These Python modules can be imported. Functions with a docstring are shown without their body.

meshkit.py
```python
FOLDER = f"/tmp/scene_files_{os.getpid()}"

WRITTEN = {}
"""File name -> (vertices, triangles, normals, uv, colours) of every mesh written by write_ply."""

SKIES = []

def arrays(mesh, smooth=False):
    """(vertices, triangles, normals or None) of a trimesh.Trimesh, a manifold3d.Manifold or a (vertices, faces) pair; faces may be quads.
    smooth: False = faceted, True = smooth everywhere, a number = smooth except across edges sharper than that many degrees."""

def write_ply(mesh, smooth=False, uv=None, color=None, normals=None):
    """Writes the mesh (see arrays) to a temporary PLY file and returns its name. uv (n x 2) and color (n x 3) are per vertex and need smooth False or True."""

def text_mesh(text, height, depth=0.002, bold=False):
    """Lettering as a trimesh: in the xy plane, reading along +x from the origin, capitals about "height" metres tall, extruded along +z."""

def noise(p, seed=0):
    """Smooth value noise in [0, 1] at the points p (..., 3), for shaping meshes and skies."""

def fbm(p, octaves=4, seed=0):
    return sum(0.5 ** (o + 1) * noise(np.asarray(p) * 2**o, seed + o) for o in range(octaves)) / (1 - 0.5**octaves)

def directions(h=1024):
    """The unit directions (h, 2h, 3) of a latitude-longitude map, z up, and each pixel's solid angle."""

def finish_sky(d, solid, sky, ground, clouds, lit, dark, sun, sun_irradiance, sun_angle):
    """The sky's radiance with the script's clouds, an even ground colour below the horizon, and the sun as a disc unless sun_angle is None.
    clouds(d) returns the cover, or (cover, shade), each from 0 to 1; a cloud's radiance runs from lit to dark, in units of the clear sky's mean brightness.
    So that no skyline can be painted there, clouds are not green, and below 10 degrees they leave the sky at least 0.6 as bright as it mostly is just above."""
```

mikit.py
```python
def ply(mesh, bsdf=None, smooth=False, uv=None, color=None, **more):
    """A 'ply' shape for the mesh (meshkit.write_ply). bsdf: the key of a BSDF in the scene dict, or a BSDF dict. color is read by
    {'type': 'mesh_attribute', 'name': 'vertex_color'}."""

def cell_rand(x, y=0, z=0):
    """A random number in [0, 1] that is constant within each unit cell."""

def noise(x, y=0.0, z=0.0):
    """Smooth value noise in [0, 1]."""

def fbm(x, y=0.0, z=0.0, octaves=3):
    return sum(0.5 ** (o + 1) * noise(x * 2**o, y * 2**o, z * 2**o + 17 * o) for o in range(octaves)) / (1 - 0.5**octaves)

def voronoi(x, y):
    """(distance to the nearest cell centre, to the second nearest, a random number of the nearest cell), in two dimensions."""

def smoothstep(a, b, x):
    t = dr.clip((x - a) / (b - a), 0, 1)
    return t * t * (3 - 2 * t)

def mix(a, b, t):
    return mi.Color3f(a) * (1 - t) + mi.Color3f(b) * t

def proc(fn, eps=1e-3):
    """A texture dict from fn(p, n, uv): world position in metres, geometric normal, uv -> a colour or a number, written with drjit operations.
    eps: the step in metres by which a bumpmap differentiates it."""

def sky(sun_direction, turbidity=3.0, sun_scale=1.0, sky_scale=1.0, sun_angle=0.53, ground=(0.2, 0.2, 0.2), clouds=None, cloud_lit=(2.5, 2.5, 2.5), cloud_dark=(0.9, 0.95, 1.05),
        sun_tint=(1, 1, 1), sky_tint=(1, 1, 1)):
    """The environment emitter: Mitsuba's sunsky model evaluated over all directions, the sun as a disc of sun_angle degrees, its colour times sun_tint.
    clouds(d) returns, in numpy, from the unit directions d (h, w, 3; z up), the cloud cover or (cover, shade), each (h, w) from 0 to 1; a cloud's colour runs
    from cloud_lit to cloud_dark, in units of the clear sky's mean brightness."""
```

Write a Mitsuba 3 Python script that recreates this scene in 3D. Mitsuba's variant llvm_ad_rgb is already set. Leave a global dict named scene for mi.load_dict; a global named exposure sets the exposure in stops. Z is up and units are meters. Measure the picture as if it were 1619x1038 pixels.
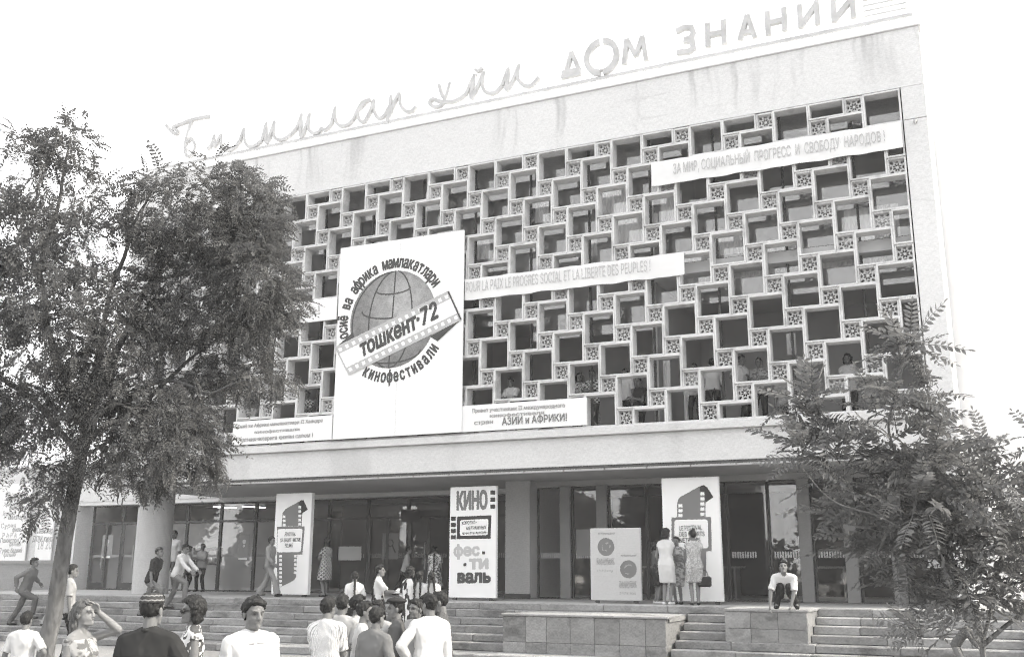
import math, random
import numpy as np, trimesh, mitsuba as mi, drjit as dr
import manifold3d as m3
from shapely.geometry import Polygon, Point, box as sbox
from shapely import affinity
from shapely.ops import unary_union
import mikit, meshkit

random.seed(7)
R = np.random.default_rng(11)
scene, labels = {}, {}
T = mi.ScalarTransform4f

# ------------------------------------------------------------------ camera, sky, exposure
CAM = np.array([0.89, -22.611, 1.902])
YAW, PIT, ROL, FPX = -0.43162, 0.23217, 0.00304, 1608.7      # focal length in pixels of a 1619 wide picture
FW = np.array([math.sin(YAW)*math.cos(PIT), math.cos(YAW)*math.cos(PIT), math.sin(PIT)])
_rt = np.array([math.cos(YAW), -math.sin(YAW), 0]); _up = np.cross(_rt, FW)
RT = _rt*math.cos(ROL)+_up*math.sin(ROL); UP = -_rt*math.sin(ROL)+_up*math.cos(ROL)
scene['camera'] = {'type': 'perspective', 'fov': math.degrees(2*math.atan(809.5/FPX)), 'fov_axis': 'x', 'near_clip': 0.1, 'far_clip': 2000.0,
                   'to_world': T().look_at(origin=CAM.tolist(), target=(CAM+FW*10).tolist(), up=UP.tolist())}
exposure = 3.40
SUN = (0.80, 0.16, 0.62)
scene['sky'] = mikit.sky(SUN, turbidity=4, sun_scale=0.45, sun_angle=3.0, ground=(0.25, 0.25, 0.25), clouds=lambda d: 1.0,
                         cloud_lit=(2.0, 2.0, 2.0), cloud_dark=(1.6, 1.6, 1.6), sun_tint=(0.86, 1.0, 1.24))

def ray(x, y): return FW+RT*(x-810.0)/FPX-UP*(y-518.0)/FPX
def at(x, y, Y):                       # point of the photograph at the world depth Y
    d = ray(x, y); return CAM+d*(Y-CAM[1])/d[1]
def atd(x, y, D): return CAM+ray(x, y)*D

# ------------------------------------------------------------------ materials (the photograph is black and white: neutral greys)
def P(fn, eps=1e-3): return mikit.proc(fn, eps)
def rgb(v): return {'type': 'rgb', 'value': [float(v)]*3 if np.isscalar(v) else list(map(float, v))}
def two(d): return {'type': 'twosided', 'bsdf': d}
def matte(v): return two({'type': 'diffuse', 'reflectance': v if isinstance(v, dict) else rgb(v)})
def g3(x): return mi.Color3f(x)
N, F, SS = mikit.noise, mikit.fbm, mikit.smoothstep
def mat(name, d): scene[name] = d; return name

def grain(p, s=60.0): return N(p.x*s, p.y*s, p.z*s)-0.5
def f_wall(p, n, uv):
    big = F(p.x*0.35, p.y*0.35+3, p.z*0.35)-0.5
    top = SS(12.1, 13.8, p.z)*(1-SS(13.8, 13.95, p.z))
    st = F(p.x*4.6+F(p.x*0.8, p.z*0.9)*1.2, 3.3, p.z*0.25, 3)
    drip = SS(0.50, 0.78, st)*top*SS(0.25, 0.75, N(p.x*0.45, 7.7, 1.0))
    crack = SS(0.035, 0.0, dr.abs(N(p.x*0.9+2, p.z*1.3, 4)-0.5))*SS(0.55, 0.75, N(p.x*0.7, p.z*0.5, 9))
    return g3(0.67*(1+0.14*big+0.16*grain(p, 45)+0.10*grain(p, 19))*(1-0.36*drip)*(1-0.10*crack))
mat('wall', two({'type': 'bumpmap', 'bsdf': {'type': 'diffuse', 'reflectance': P(f_wall)}, 'arbitrary': P(lambda p, n, uv: F(p.x*30, p.y*30, p.z*30, 2)), 'scale': 0.002}))
def f_fas(p, n, uv):
    big = F(p.x*0.5, p.y*0.5, p.z*0.8)-0.5
    st = SS(0.5, 0.75, F(p.x*1.3, 1.0, p.z*0.4))
    return g3(0.63*(1+0.16*big+0.22*grain(p, 48)+0.12*grain(p, 20))*(1-0.12*st))
mat('fascia', matte(P(f_fas)))
mat('screen', matte(P(lambda p, n, uv: g3(0.64*(1+0.16*(F(p.x*1.1, p.y, p.z*1.1)-0.5)+0.16*grain(p, 50))*(1-0.22*SS(0.55, 0.75, F(p.x*5, p.y*3, p.z*2.2)))))))
mat('lattice', matte(P(lambda p, n, uv: g3(0.56*(1+0.22*(F(p.x*0.8, p.y, p.z*0.8)-0.5)+0.14*grain(p, 50))))))
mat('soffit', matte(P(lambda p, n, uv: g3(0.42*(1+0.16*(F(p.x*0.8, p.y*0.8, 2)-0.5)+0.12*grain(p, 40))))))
mat('column', matte(P(lambda p, n, uv: g3(0.50*(1+0.12*(F(p.x*2, p.y*2, p.z*1.2)-0.5)+0.18*grain(p, 40))))))
mat('fin', matte(P(lambda p, n, uv: g3(0.30*(1+0.14*(F(p.x*2, p.y*2, p.z*1.5)-0.5)+0.12*grain(p, 40))))))
mat('side', matte(P(lambda p, n, uv: g3(0.62*(1+0.14*(F(p.x, p.y*3.0, p.z*0.3)-0.5)+0.10*grain(p, 30))))))
mat('plaster', matte(P(lambda p, n, uv: g3(0.76*(1+0.10*(F(p.x*2, p.y*2, p.z*0.6)-0.5))))))
def f_gran(p, n, uv):
    big = F(p.x*0.7, p.y*0.9, p.z*2.0)-0.5
    blot = SS(0.56, 0.75, F(p.x*1.6+5, p.y*2, p.z*3.0, 4))
    spk = grain(p, 35)*0.34+grain(p, 14)*0.22
    dirt = SS(0.05, 0.0, N(p.x*2.3, p.y*2.3, p.z*2.3)-0.22)
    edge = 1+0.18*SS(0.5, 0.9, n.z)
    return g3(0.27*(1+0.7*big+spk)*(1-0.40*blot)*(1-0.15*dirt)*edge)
mat('granite', matte(P(f_gran)))
mat('granite_a', matte(P(lambda p, n, uv: f_gran(p+mi.Vector3f(7.0, 3.0, 1.0), n, uv)*0.86)))
mat('granite_b', matte(P(lambda p, n, uv: f_gran(p+mi.Vector3f(2.0, 9.0, 4.0), n, uv)*1.10)))
mat('paving', matte(P(lambda p, n, uv: g3(0.36*(1+0.35*(F(p.x*0.8, p.y*0.8, 1)-0.5)+0.2*grain(p, 30))))))
mat('ground_mat', matte(P(lambda p, n, uv: g3(0.26*(1+0.4*(F(p.x*0.6, p.y*0.6, 1)-0.5)+0.3*grain(p, 25))))))
mat('asphalt', matte(P(lambda p, n, uv: g3(0.06*(1+0.4*(F(p.x, p.y, 1)-0.5))))))
mat('dark_metal', two({'type': 'principled', 'base_color': rgb(0.075), 'roughness': 0.45, 'metallic': 0.2}))
mat('grey_metal', two({'type': 'principled', 'base_color': rgb(0.42), 'roughness': 0.5, 'metallic': 0.2}))
mat('sign_metal', two({'type': 'principled', 'base_color': P(lambda p, n, uv: g3(0.48*(1+0.5*(F(p.x*4, p.y*4, p.z*4)-0.5)))), 'roughness': 0.5, 'metallic': 0.0}))
mat('coping_white', matte(P(lambda p, n, uv: g3(0.80*(1+0.06*(F(p.x*1.5, p.y, p.z)-0.5))))))
mat('pane', {'type': 'thindielectric', 'int_ior': 1.55})
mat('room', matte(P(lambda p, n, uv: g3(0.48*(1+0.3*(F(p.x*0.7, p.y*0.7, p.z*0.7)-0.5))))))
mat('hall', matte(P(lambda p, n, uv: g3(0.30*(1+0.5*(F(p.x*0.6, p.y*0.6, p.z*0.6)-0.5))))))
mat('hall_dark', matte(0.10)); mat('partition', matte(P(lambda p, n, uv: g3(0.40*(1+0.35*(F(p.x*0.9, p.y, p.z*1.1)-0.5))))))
mat('curtain', two({'type': 'diffuse', 'reflectance': P(lambda p, n, uv: g3(0.62*(1+0.5*(F(p.x*3, 1, p.z*1.2)-0.5))))}))
mat('board_white', matte(P(lambda p, n, uv: g3(0.84*(1+0.03*(F(p.x*0.8, p.y, p.z*0.8)-0.5))))))
mat('board_cloth', matte(P(lambda p, n, uv: g3(0.76*(1+0.08*(F(p.x*1.6, p.y, p.z*2.0)-0.5))))))
mat('board_grey', matte(P(lambda p, n, uv: g3(0.52*(1+0.08*(F(p.x*1.8, p.y, p.z*1.8)-0.5)+0.08*grain(p, 40))))))
for nm, v in dict(ink=0.06, ink_dark=0.085, ink_mid=0.20, ink_soft=0.33, ink_light=0.48, paper=0.62, paper_grey=0.30).items(): mat(nm, matte(v))
def f_globe(p, n, uv):
    h = SS(0.55, 0.0, dr.sqrt(dr.square(uv.x-0.62)+dr.square(uv.y-0.62)))
    return g3((0.22+0.20*h)*(1+0.5*(F(p.x*7, p.z*7, 1)-0.5)+0.4*grain(p, 42)))
mat('globe', matte(P(f_globe)))
# people
mat('skin', two({'type': 'principled', 'base_color': {'type': 'mesh_attribute', 'name': 'vertex_color'}, 'roughness': 0.55, 'specular': 0.3}))
mat('hair', two({'type': 'principled', 'base_color': P(lambda p, n, uv: g3(0.022*(1+0.9*(N(p.x*90, p.y*90, p.z*30)-0.5)))), 'roughness': 0.6, 'specular': 0.2}))
mat('hair_brown', matte(P(lambda p, n, uv: g3(0.11*(1+0.9*(N(p.x*90, p.y*90, p.z*25)-0.5))))))
def cl(v, k=0.2): return P(lambda p, n, uv: g3(v*(1+k*(F(p.x*9, p.y*9, p.z*7)-0.5))))
for nm, v in dict(c_white=0.60, c_offwhite=0.54, c_light=0.36, c_grey=0.18, c_mid=0.11, c_dark=0.042, c_black=0.032).items(): mat(nm, matte(cl(v)))
mat('c_denim', matte(cl(0.24)))
mat('c_stripe', matte(P(lambda p, n, uv: g3(mikit.mi.Float(0.30)+0.42*SS(0.35, 0.6, dr.abs(dr.sin(uv.x*150)))))))
mat('c_plaid', matte(P(lambda p, n, uv: g3(0.05+0.45*dr.maximum(SS(0.80, 0.95, dr.abs(dr.sin((uv.x+uv.y)*29))), SS(0.80, 0.95, dr.abs(dr.sin((uv.x-uv.y)*29))))))))
mat('c_check', matte(P(lambda p, n, uv: g3(0.06+0.66*mi.Float(dr.select((dr.sin(uv.x*62)*dr.sin(uv.y*62)) > 0, 1.0, 0.0))))))
mat('c_floral', matte(P(lambda p, n, uv: g3(0.10+0.56*SS(0.44, 0.58, F(uv.x*34, uv.y*34, 2, 2))))))
mat('c_print', matte(P(lambda p, n, uv: g3(0.24+0.30*SS(0.45, 0.55, N(uv.x*80, uv.y*80, 3))))))
mat('c_ikat', matte(P(lambda p, n, uv: g3(0.05+0.65*SS(0.47, 0.54, N(uv.x*17, uv.y*9, 5))))))
mat('c_soft', matte(P(lambda p, n, uv: g3(0.16+0.24*SS(0.4, 0.6, F(uv.x*26, uv.y*26, 8, 2))))))
mat('c_cap', matte(P(lambda p, n, uv: g3(0.06+0.20*SS(0.45, 0.9, dr.sin(uv.y*190+0.4*dr.sin(uv.x*80)))))))
mat('shoe', matte(0.045)); mat('shoe_white', matte(0.7))
mat('bark', two({'type': 'bumpmap', 'bsdf': {'type': 'diffuse', 'reflectance': P(lambda p, n, uv: g3(0.17*(1+1.1*(F(p.x*26, p.y*26, p.z*5)-0.5)+0.8*(F(p.x*4, p.y*4, p.z*2)-0.5))))}, 'arbitrary': P(lambda p, n, uv: F(p.x*28, p.y*28, p.z*6)), 'scale': 0.03}))
mat('twig', matte(0.07))
def leafmat(v, t):
    return {'type': 'principledthin', 'base_color': P(lambda p, n, uv: g3(v*(1+0.7*(F(p.x*2.2, p.y*2.2, p.z*2.2)-0.5)+0.5*(N(p.x*31, p.y*31, p.z*31)-0.5)))), 'roughness': 0.5, 'diff_trans': t, 'eta': 1.4}
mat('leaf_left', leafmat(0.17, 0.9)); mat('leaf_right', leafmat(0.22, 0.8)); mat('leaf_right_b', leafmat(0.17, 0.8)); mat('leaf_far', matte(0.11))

# ------------------------------------------------------------------ helpers
COUNT = {}
def numbered(name):
    k = COUNT.get(name, 0); COUNT[name] = k+1
    return name if k == 0 else f'{name}_{k:03d}'
def tag(key, label, cat=None, group=None, kind=None):
    labels[key] = {'label': label}
    if cat: labels[key]['category'] = cat
    if group: labels[key]['group'] = group
    if kind: labels[key]['kind'] = kind
def obj(name, mesh, m, parent=None, smooth=False, tw=None, **kw):
    if isinstance(mesh, list):
        for q in mesh: key = obj(name, q, m, parent, smooth, tw, **kw)
        return key
    key = numbered((parent+'__' if parent else '')+name)
    d = mesh if isinstance(mesh, dict) else mikit.ply(mesh, m, smooth=smooth, **kw)
    if isinstance(mesh, dict) and m: d = {**d, 'bsdf': {'type': 'ref', 'id': m}}
    if tw is not None: d = {**d, 'to_world': tw}
    scene[key] = d
    return key
def thing(name, label, cat, group=None, kind=None):
    key = numbered(name); tag(key, label, cat, group, kind); return key
def cat_(ms): return trimesh.util.concatenate([m for m in ms if m is not None])
def bx(x0, x1, y0, y1, z0, z1, b=0.0):
    x0, x1 = sorted((x0, x1)); y0, y1 = sorted((y0, y1)); z0, z1 = sorted((z0, z1))
    if b <= 0:
        m = trimesh.creation.box((x1-x0, y1-y0, z1-z0)); m.apply_translation(((x0+x1)/2, (y0+y1)/2, (z0+z1)/2)); return m
    pts = []
    for i in range(3):
        e = [b, b, b]; e[i] = 0
        for X in (x0+e[0], x1-e[0]):
            for Y in (y0+e[1], y1-e[1]):
                for Z in (z0+e[2], z1-e[2]): pts.append((X, Y, Z))
    return trimesh.Trimesh(np.array(pts)).convex_hull
def tube(pts, rad, sides=8):
    p = np.asarray(pts, float); rad = np.broadcast_to(np.asarray(rad, float), (len(p),))
    t = np.gradient(p, axis=0); t /= np.linalg.norm(t, axis=1, keepdims=True)+1e-12
    a = np.cross(t[0], [0.31, 0.9, 0.1]); a /= np.linalg.norm(a); rows = []
    for i in range(len(p)):
        a = a-t[i]*(a@t[i]); a /= np.linalg.norm(a)+1e-12; b = np.cross(t[i], a)
        ang = np.arange(sides)*2*np.pi/sides
        rows.append(p[i]+rad[i]*(np.cos(ang)[:, None]*a+np.sin(ang)[:, None]*b))
    v = np.vstack(rows+[p[:1], p[-1:]]); f = []; n = len(p); s = sides
    for i in range(n-1):
        for j in range(s):
            k = (j+1) % s; f += [(i*s+j, i*s+k, (i+1)*s+k), (i*s+j, (i+1)*s+k, (i+1)*s+j)]
    for j in range(s): f += [(n*s, (j+1) % s, j), (n*s+1, (n-1)*s+j, (n-1)*s+(j+1) % s)]
    return trimesh.Trimesh(v, f, process=False)
def spline(pts, n=8):
    p = np.asarray(pts, float); P0 = np.vstack([2*p[0]-p[1], p, 2*p[-1]-p[-2]]); out = []
    for i in range(1, len(P0)-2):
        a, b, c, d = P0[i-1:i+3]
        for t in np.arange(n)/n:
            out.append(0.5*(2*b+(c-a)*t+(2*a-5*b+4*c-d)*t*t+(3*b-a-3*c+d)*t**3))
    return np.vstack([out, p[-1:]])
def extr(poly, depth):
    gs = getattr(poly, 'geoms', [poly])
    return cat_([trimesh.creation.extrude_polygon(g, depth, engine='earcut') for g in gs if g.area > 1e-7])
def upright(mesh, Y):
    """(x, z) outline extruded along local z -> stands in the plane y = Y and grows towards the camera."""
    m = mesh.copy(); v = np.array(m.vertices); m.vertices = np.stack([v[:, 0], Y-v[:, 2], v[:, 1]], 1); return m
def pxpoly(pts, Y): return Polygon([(q[0], q[2]) for q in (at(x, y, Y) for x, y in pts)])
def flat(poly, Y, d=0.004): return upright(extr(poly, d), Y)
_tc = {}
def text_xy(s, bold=True):
    if (s, bold) not in _tc: _tc[(s, bold)] = meshkit.text_mesh(s, 1.0, 0.004, bold)
    return _tc[(s, bold)].copy()
def fatten(m, fat):
    if not fat: return m
    out = []
    for i, (a, c) in enumerate(((0, 0), (1, 0), (-1, 0), (0, 1), (0, -1), (.7, .7), (-.7, .7), (.7, -.7), (-.7, -.7))):
        q = m.copy(); q.apply_translation((a*fat, -0.00025*i, c*fat)); out.append(q)
    return cat_(out)
def text_on(s, p0, p1, Y, h, bold=True, d=0.004, shear=0.0, fat=0.0):
    """Lettering in the plane y = Y from pixel p0 to pixel p1 (baseline), capitals h metres tall, squeezed to fit."""
    a, b = at(*p0, Y), at(*p1, Y); m = text_xy(s, bold); v = np.array(m.vertices)
    lo, hi = v[:, 0].min(), v[:, 0].max()
    u = (v[:, 0]-lo)/(hi-lo); dirx = np.array([b[0]-a[0], b[2]-a[2]]); L = np.linalg.norm(dirx); dirx /= L; nz = np.array([-dirx[1], dirx[0]])
    q = np.array([a[0], a[2]])+np.outer(u*L+shear*v[:, 1]*h, dirx)+np.outer(v[:, 1]*h, nz)
    m.vertices = np.stack([q[:, 0], Y-v[:, 2]*(d/0.004), q[:, 1]], 1)
    return fatten(m, fat)
def rot(th, ax):
    c, s = math.cos(th), math.sin(th)
    return np.array({'x': [[1, 0, 0], [0, c, -s], [0, s, c]], 'y': [[c, 0, s], [0, 1, 0], [-s, 0, c]], 'z': [[c, -s, 0], [s, c, 0], [0, 0, 1]]}[ax], float)

# ------------------------------------------------------------------ the setting: ground, terrace
B = 0.4                                   # module of the screen
ZT, ZB = 12.374, 12.374-18*B              # top and bottom of the screen
XL, XR = -22.6, 0.51                      # left and right corner of the upper storeys
ZP, ZG = 1.16, 0.075                      # terrace and ground
YS = -0.8                                 # upper edge of the stairs
STEP_H, STEP_T = 0.155, 0.33
gm = bx(-260, 260, -260, 400, ZG-0.5, ZG)
obj('ground', gm, 'ground_mat'); labels['ground'] = {'label': 'grey paved ground in front of the stairs', 'category': 'ground', 'kind': 'structure'}
obj('street', bx(-200, 200, -41, -27, ZG, ZG+0.006), 'asphalt'); labels['street'] = {'label': 'asphalt street behind the photographer, mirrored in the glass', 'category': 'street', 'kind': 'structure'}
obj('terrace', bx(-36, 1.6, YS+0.32, 14, ZP-0.6, ZP-0.004), 'paving'); labels['terrace'] = {'label': 'raised stone terrace before the glazed ground floor', 'category': 'terrace', 'kind': 'structure'}

# stairs: six risers to a landing, one more to the ground; every step laid from blocks
st = thing('stone_stairs', 'wide worn granite stairs climbing to the terrace', 'stairs')
def blocks(x0, x1, y0, y1, z0, z1, L=1.45):
    x = x0+R.uniform(0.3, 1.0)*0+0.0; first = True
    cuts = [x0]; c = x0+L*R.uniform(0.5, 1.0)
    while c < x1-0.4: cuts.append(c); c += L*R.uniform(0.9, 1.1)
    cuts.append(x1)
    for a, b in zip(cuts[:-1], cuts[1:]):
        j = R.uniform(-0.006, 0.006, 3)
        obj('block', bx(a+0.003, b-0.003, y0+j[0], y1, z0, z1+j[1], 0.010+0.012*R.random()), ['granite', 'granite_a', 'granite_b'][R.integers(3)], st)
PLX0, PLX1 = -8.48, -4.98                 # planter wall
RBX0, RBX1 = -3.96, -2.42                 # flanking pedestal
y = YS
for k in range(7):
    z = ZP-k*STEP_H
    y1 = y+0.36; y0 = y if k < 6 else y-0.55
    spans = [(-29.6, 1.6)]
    if 1 <= k <= 5: spans = [(-29.6, PLX0), (PLX1+0.004, 1.6)] if k > 3 else [(-29.6, PLX0), (PLX1+0.004, RBX0), (RBX1+0.035, 1.6)]
    if k == 0: spans = [(-29.6, RBX0), (RBX1+0.035, 1.6)]
    for a, b in spans: blocks(a, b, y0, y1 if k < 6 else y1, z-STEP_H-(0.0 if k < 6 else 0.0), z)
    y -= STEP_T
# planter wall of stone slabs
pl = thing('planter', 'long low granite planter wall projecting from the middle of the stairs', 'planter')
yf = YS-6*STEP_T+0.10; zt = ZP-STEP_H+0.01
obj('core', bx(PLX0+0.05, PLX1-0.05, yf+0.05, YS-0.02, ZG+0.16, zt-0.05), 'granite_a', pl)
obj('coping', bx(PLX0-0.03, PLX1+0.05, yf-0.03, yf+0.32, zt-0.05, zt, 0.012), 'granite_b', pl)
xs = [PLX0, PLX0+0.52, PLX0+0.98, PLX0+1.5, PLX0+2.02, PLX0+2.55, PLX1-0.42, PLX1]
for i in range(len(xs)-1):
    for z0, z1 in ((ZP-6*STEP_H, 0.45), (0.45, zt-0.052)):
        j = R.uniform(-0.006, 0.006)
        obj('stone_slab', bx(xs[i]+0.003, xs[i+1]-0.003, yf+j, yf+0.05, z0+0.003, z1-0.003, 0.006), ['granite', 'granite_a', 'granite_b'][R.integers(3)], pl)
obj('soil', bx(PLX0+0.02, PLX1-0.02, yf+0.325, YS+0.02, zt-0.12, zt-0.012), 'granite_b', pl)
# pedestal
pd = thing('pedestal', 'granite pedestal beside the stairs where a man squats', 'pedestal')
yp = YS-4*STEP_T+0.02
obj('core', bx(RBX0+0.04, RBX1-0.02, yp+0.04, YS+0.3, 0.5, ZP-0.04), 'granite_a', pd)
obj('coping', bx(RBX0-0.01, RBX1+0.06, yp-0.02, YS+0.31, ZP-0.04, ZP+0.012, 0.01), 'granite_b', pd)
for a, b in ((0, .5), (.5, 1.02), (1.02, RBX1-RBX0)):
    for z0, z1 in ((ZP-4*STEP_H, 0.80), (0.80, ZP-0.042)):
        obj('stone_slab', bx(RBX0+a+0.003, RBX0+b-0.003, yp+R.uniform(-.004, .004), yp+0.04, z0+.003, z1-.003, 0.005), ['granite', 'granite_a', 'granite_b'][R.integers(3)], pd)
obj('side_slab', bx(RBX1-0.02, RBX1+0.03, yp+0.003, YS+0.3, 0.45, ZP-0.042, 0.005), 'granite', pd)

# ------------------------------------------------------------------ the building
b = thing('house_of_culture', 'large pale concrete hall with a pierced screen facade above a glazed ground floor', 'building')
# walls of the upper storeys
obj('parapet_wall', bx(XL, XR, 0, 0.32, ZT+0.03, 13.82), 'wall', b)
obj('wall_panel', bx(0.024, XR, 0.0, 0.32, 11.62, ZT+0.022), 'wall', b)
obj('wall_panel', bx(0.024, XR-0.006, 0.004, 0.32, ZB, 11.605), 'wall', b)
obj('wall_panel', bx(XL, -22.04, 0.0, 0.32, ZB, ZT+0.022), 'wall', b)
obj('wall_lamp', cat_([bx(0.22, 0.30, -0.05, 0.0, 11.50, 11.58, .01), bx(0.245, 0.275, -0.09, -0.05, 11.44, 11.54, .008)]), 'grey_metal', b)
obj('coping', bx(XL-0.05, XR+0.04, -0.05, 0.36, 13.823, 14.02, 0.01), 'coping_white', b)
obj('side_wall', bx(0.20, XR, 0.325, 6.3, ZG, 13.81), 'side', b)
pr_ = Polygon([(0.20, ZG), (2.35, ZG), (0.87, 13.8), (0.20, 13.8)]); m = upright(extr(pr_, 8.7), 15.0)
obj('side_wall', m, 'plaster', b)
obj('side_wall', bx(XL, XL+0.3, 0.325, 14.6, 4.3, 13.8), 'side', b)
obj('rear_wall', bx(XL+0.305, 0.195, 14.0, 14.3, ZG, 13.8), 'side', b)
obj('roof', bx(XL+0.31, 0.19, 0.33, 13.99, 13.3, 13.6), 'fascia', b)
obj('ledge', bx(XL-0.02, XR+0.02, -0.10, 0.10, 4.985, ZB-0.008, 0.012), 'fascia', b)
obj('fascia', bx(XL, XR, 0.012, 0.3, 4.285, 4.98, 0.01), 'fascia', b)
obj('fascia', bx(XL+0.004, XL+0.25, 0.302, 6, 4.285, 4.98), 'fascia', b)
obj('drip_groove', bx(XL+0.02, XR-0.02, 0.05, 0.10, 4.215, 4.283), 'dark_metal', b)
x = XL
while x < XR-0.2:
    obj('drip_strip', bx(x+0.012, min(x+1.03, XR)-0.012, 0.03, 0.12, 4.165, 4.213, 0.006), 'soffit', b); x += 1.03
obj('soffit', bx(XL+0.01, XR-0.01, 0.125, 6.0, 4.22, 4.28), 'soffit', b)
# screen: a pinwheel of big openings and small lattice panels
def ring(w, h, t): return Polygon([(0, 0), (w, 0), (w, h), (0, h)], [[(t, t), (w-t, t), (w-t, h-t), (t, h-t)]])
_ring = {}
def ring_ply(w, h, d, m):
    k = (round(w, 3), round(h, 3), d, m)
    if k not in _ring:
        _ring[k] = mikit.ply(upright(extr(ring(w-0.004, h-0.004, 0.036), d), d), m)
    return _ring[k]
def petal(r, ang, a, c): return affinity.translate(affinity.rotate(affinity.scale(Point(0, 0).buffer(1, 3), a, c), ang, origin=(0, 0)), r*math.cos(math.radians(ang)), r*math.sin(math.radians(ang)))
holes = [petal(0.064, 22.5+45*k, 0.036, 0.0205) for k in range(8)]
holes += [petal(0.128, 45*k, 0.024, 0.042) for k in range(0, 8, 2)]+[petal(0.160, 45*k, 0.048, 0.032) for k in range(1, 8, 2)]
holes += [petal(0.137, 22.5+45*k, 0.0, 0.0) for k in range(0)]
latp = sbox(-0.166, -0.166, 0.166, 0.166).difference(unary_union(holes).intersection(sbox(-0.155, -0.155, 0.155, 0.155)))
lat_mesh = upright(extr(affinity.translate(latp, 0.198, 0.198), 0.05), 0.16)
lat_full = mikit.ply(lat_mesh, 'lattice')
cells = {}
for i in range(-40, 60):
    for j in range(-40, 60):
        c, r = 2*i-j, i+2*j
        c0, c1, r0, r1 = max(c, 0), min(c+2, 55), max(r, 0), min(r+2, 18)
        if c1 > c0 and r1 > r0:
            big = (c1-c0 == 2) and (r1-r0 == 2)
            tw = T().translate([-c1*B+0.002, 0.30-(0.30)+(-0.035 if True else 0)+R.uniform(-.004, .004), ZT-r1*B+0.002]).rotate([0, 1, 0], R.uniform(-.12, .12))
            obj('screen_frame', ring_ply((c1-c0)*B, (r1-r0)*B, 0.33, 'screen'), None, b, tw=tw)
        if 0 <= c+2 < 55 and 0 <= r < 18:
            X, Z = -(c+3)*B, ZT-(r+1)*B
            dy = R.uniform(-.004, .004)
            ro = R.uniform(-.7, .7); k = obj('lattice_panel', lat_full, None, b, tw=T().translate([X+0.202, dy, Z+0.202]).rotate([0, 1, 0], ro+90*int(R.integers(4))).translate([-.2, 0, -.2]))
            obj('rim', ring_ply(B, B, 0.29, 'screen'), None, k, tw=T().translate([X+0.002, dy, Z+0.002]))
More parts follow.
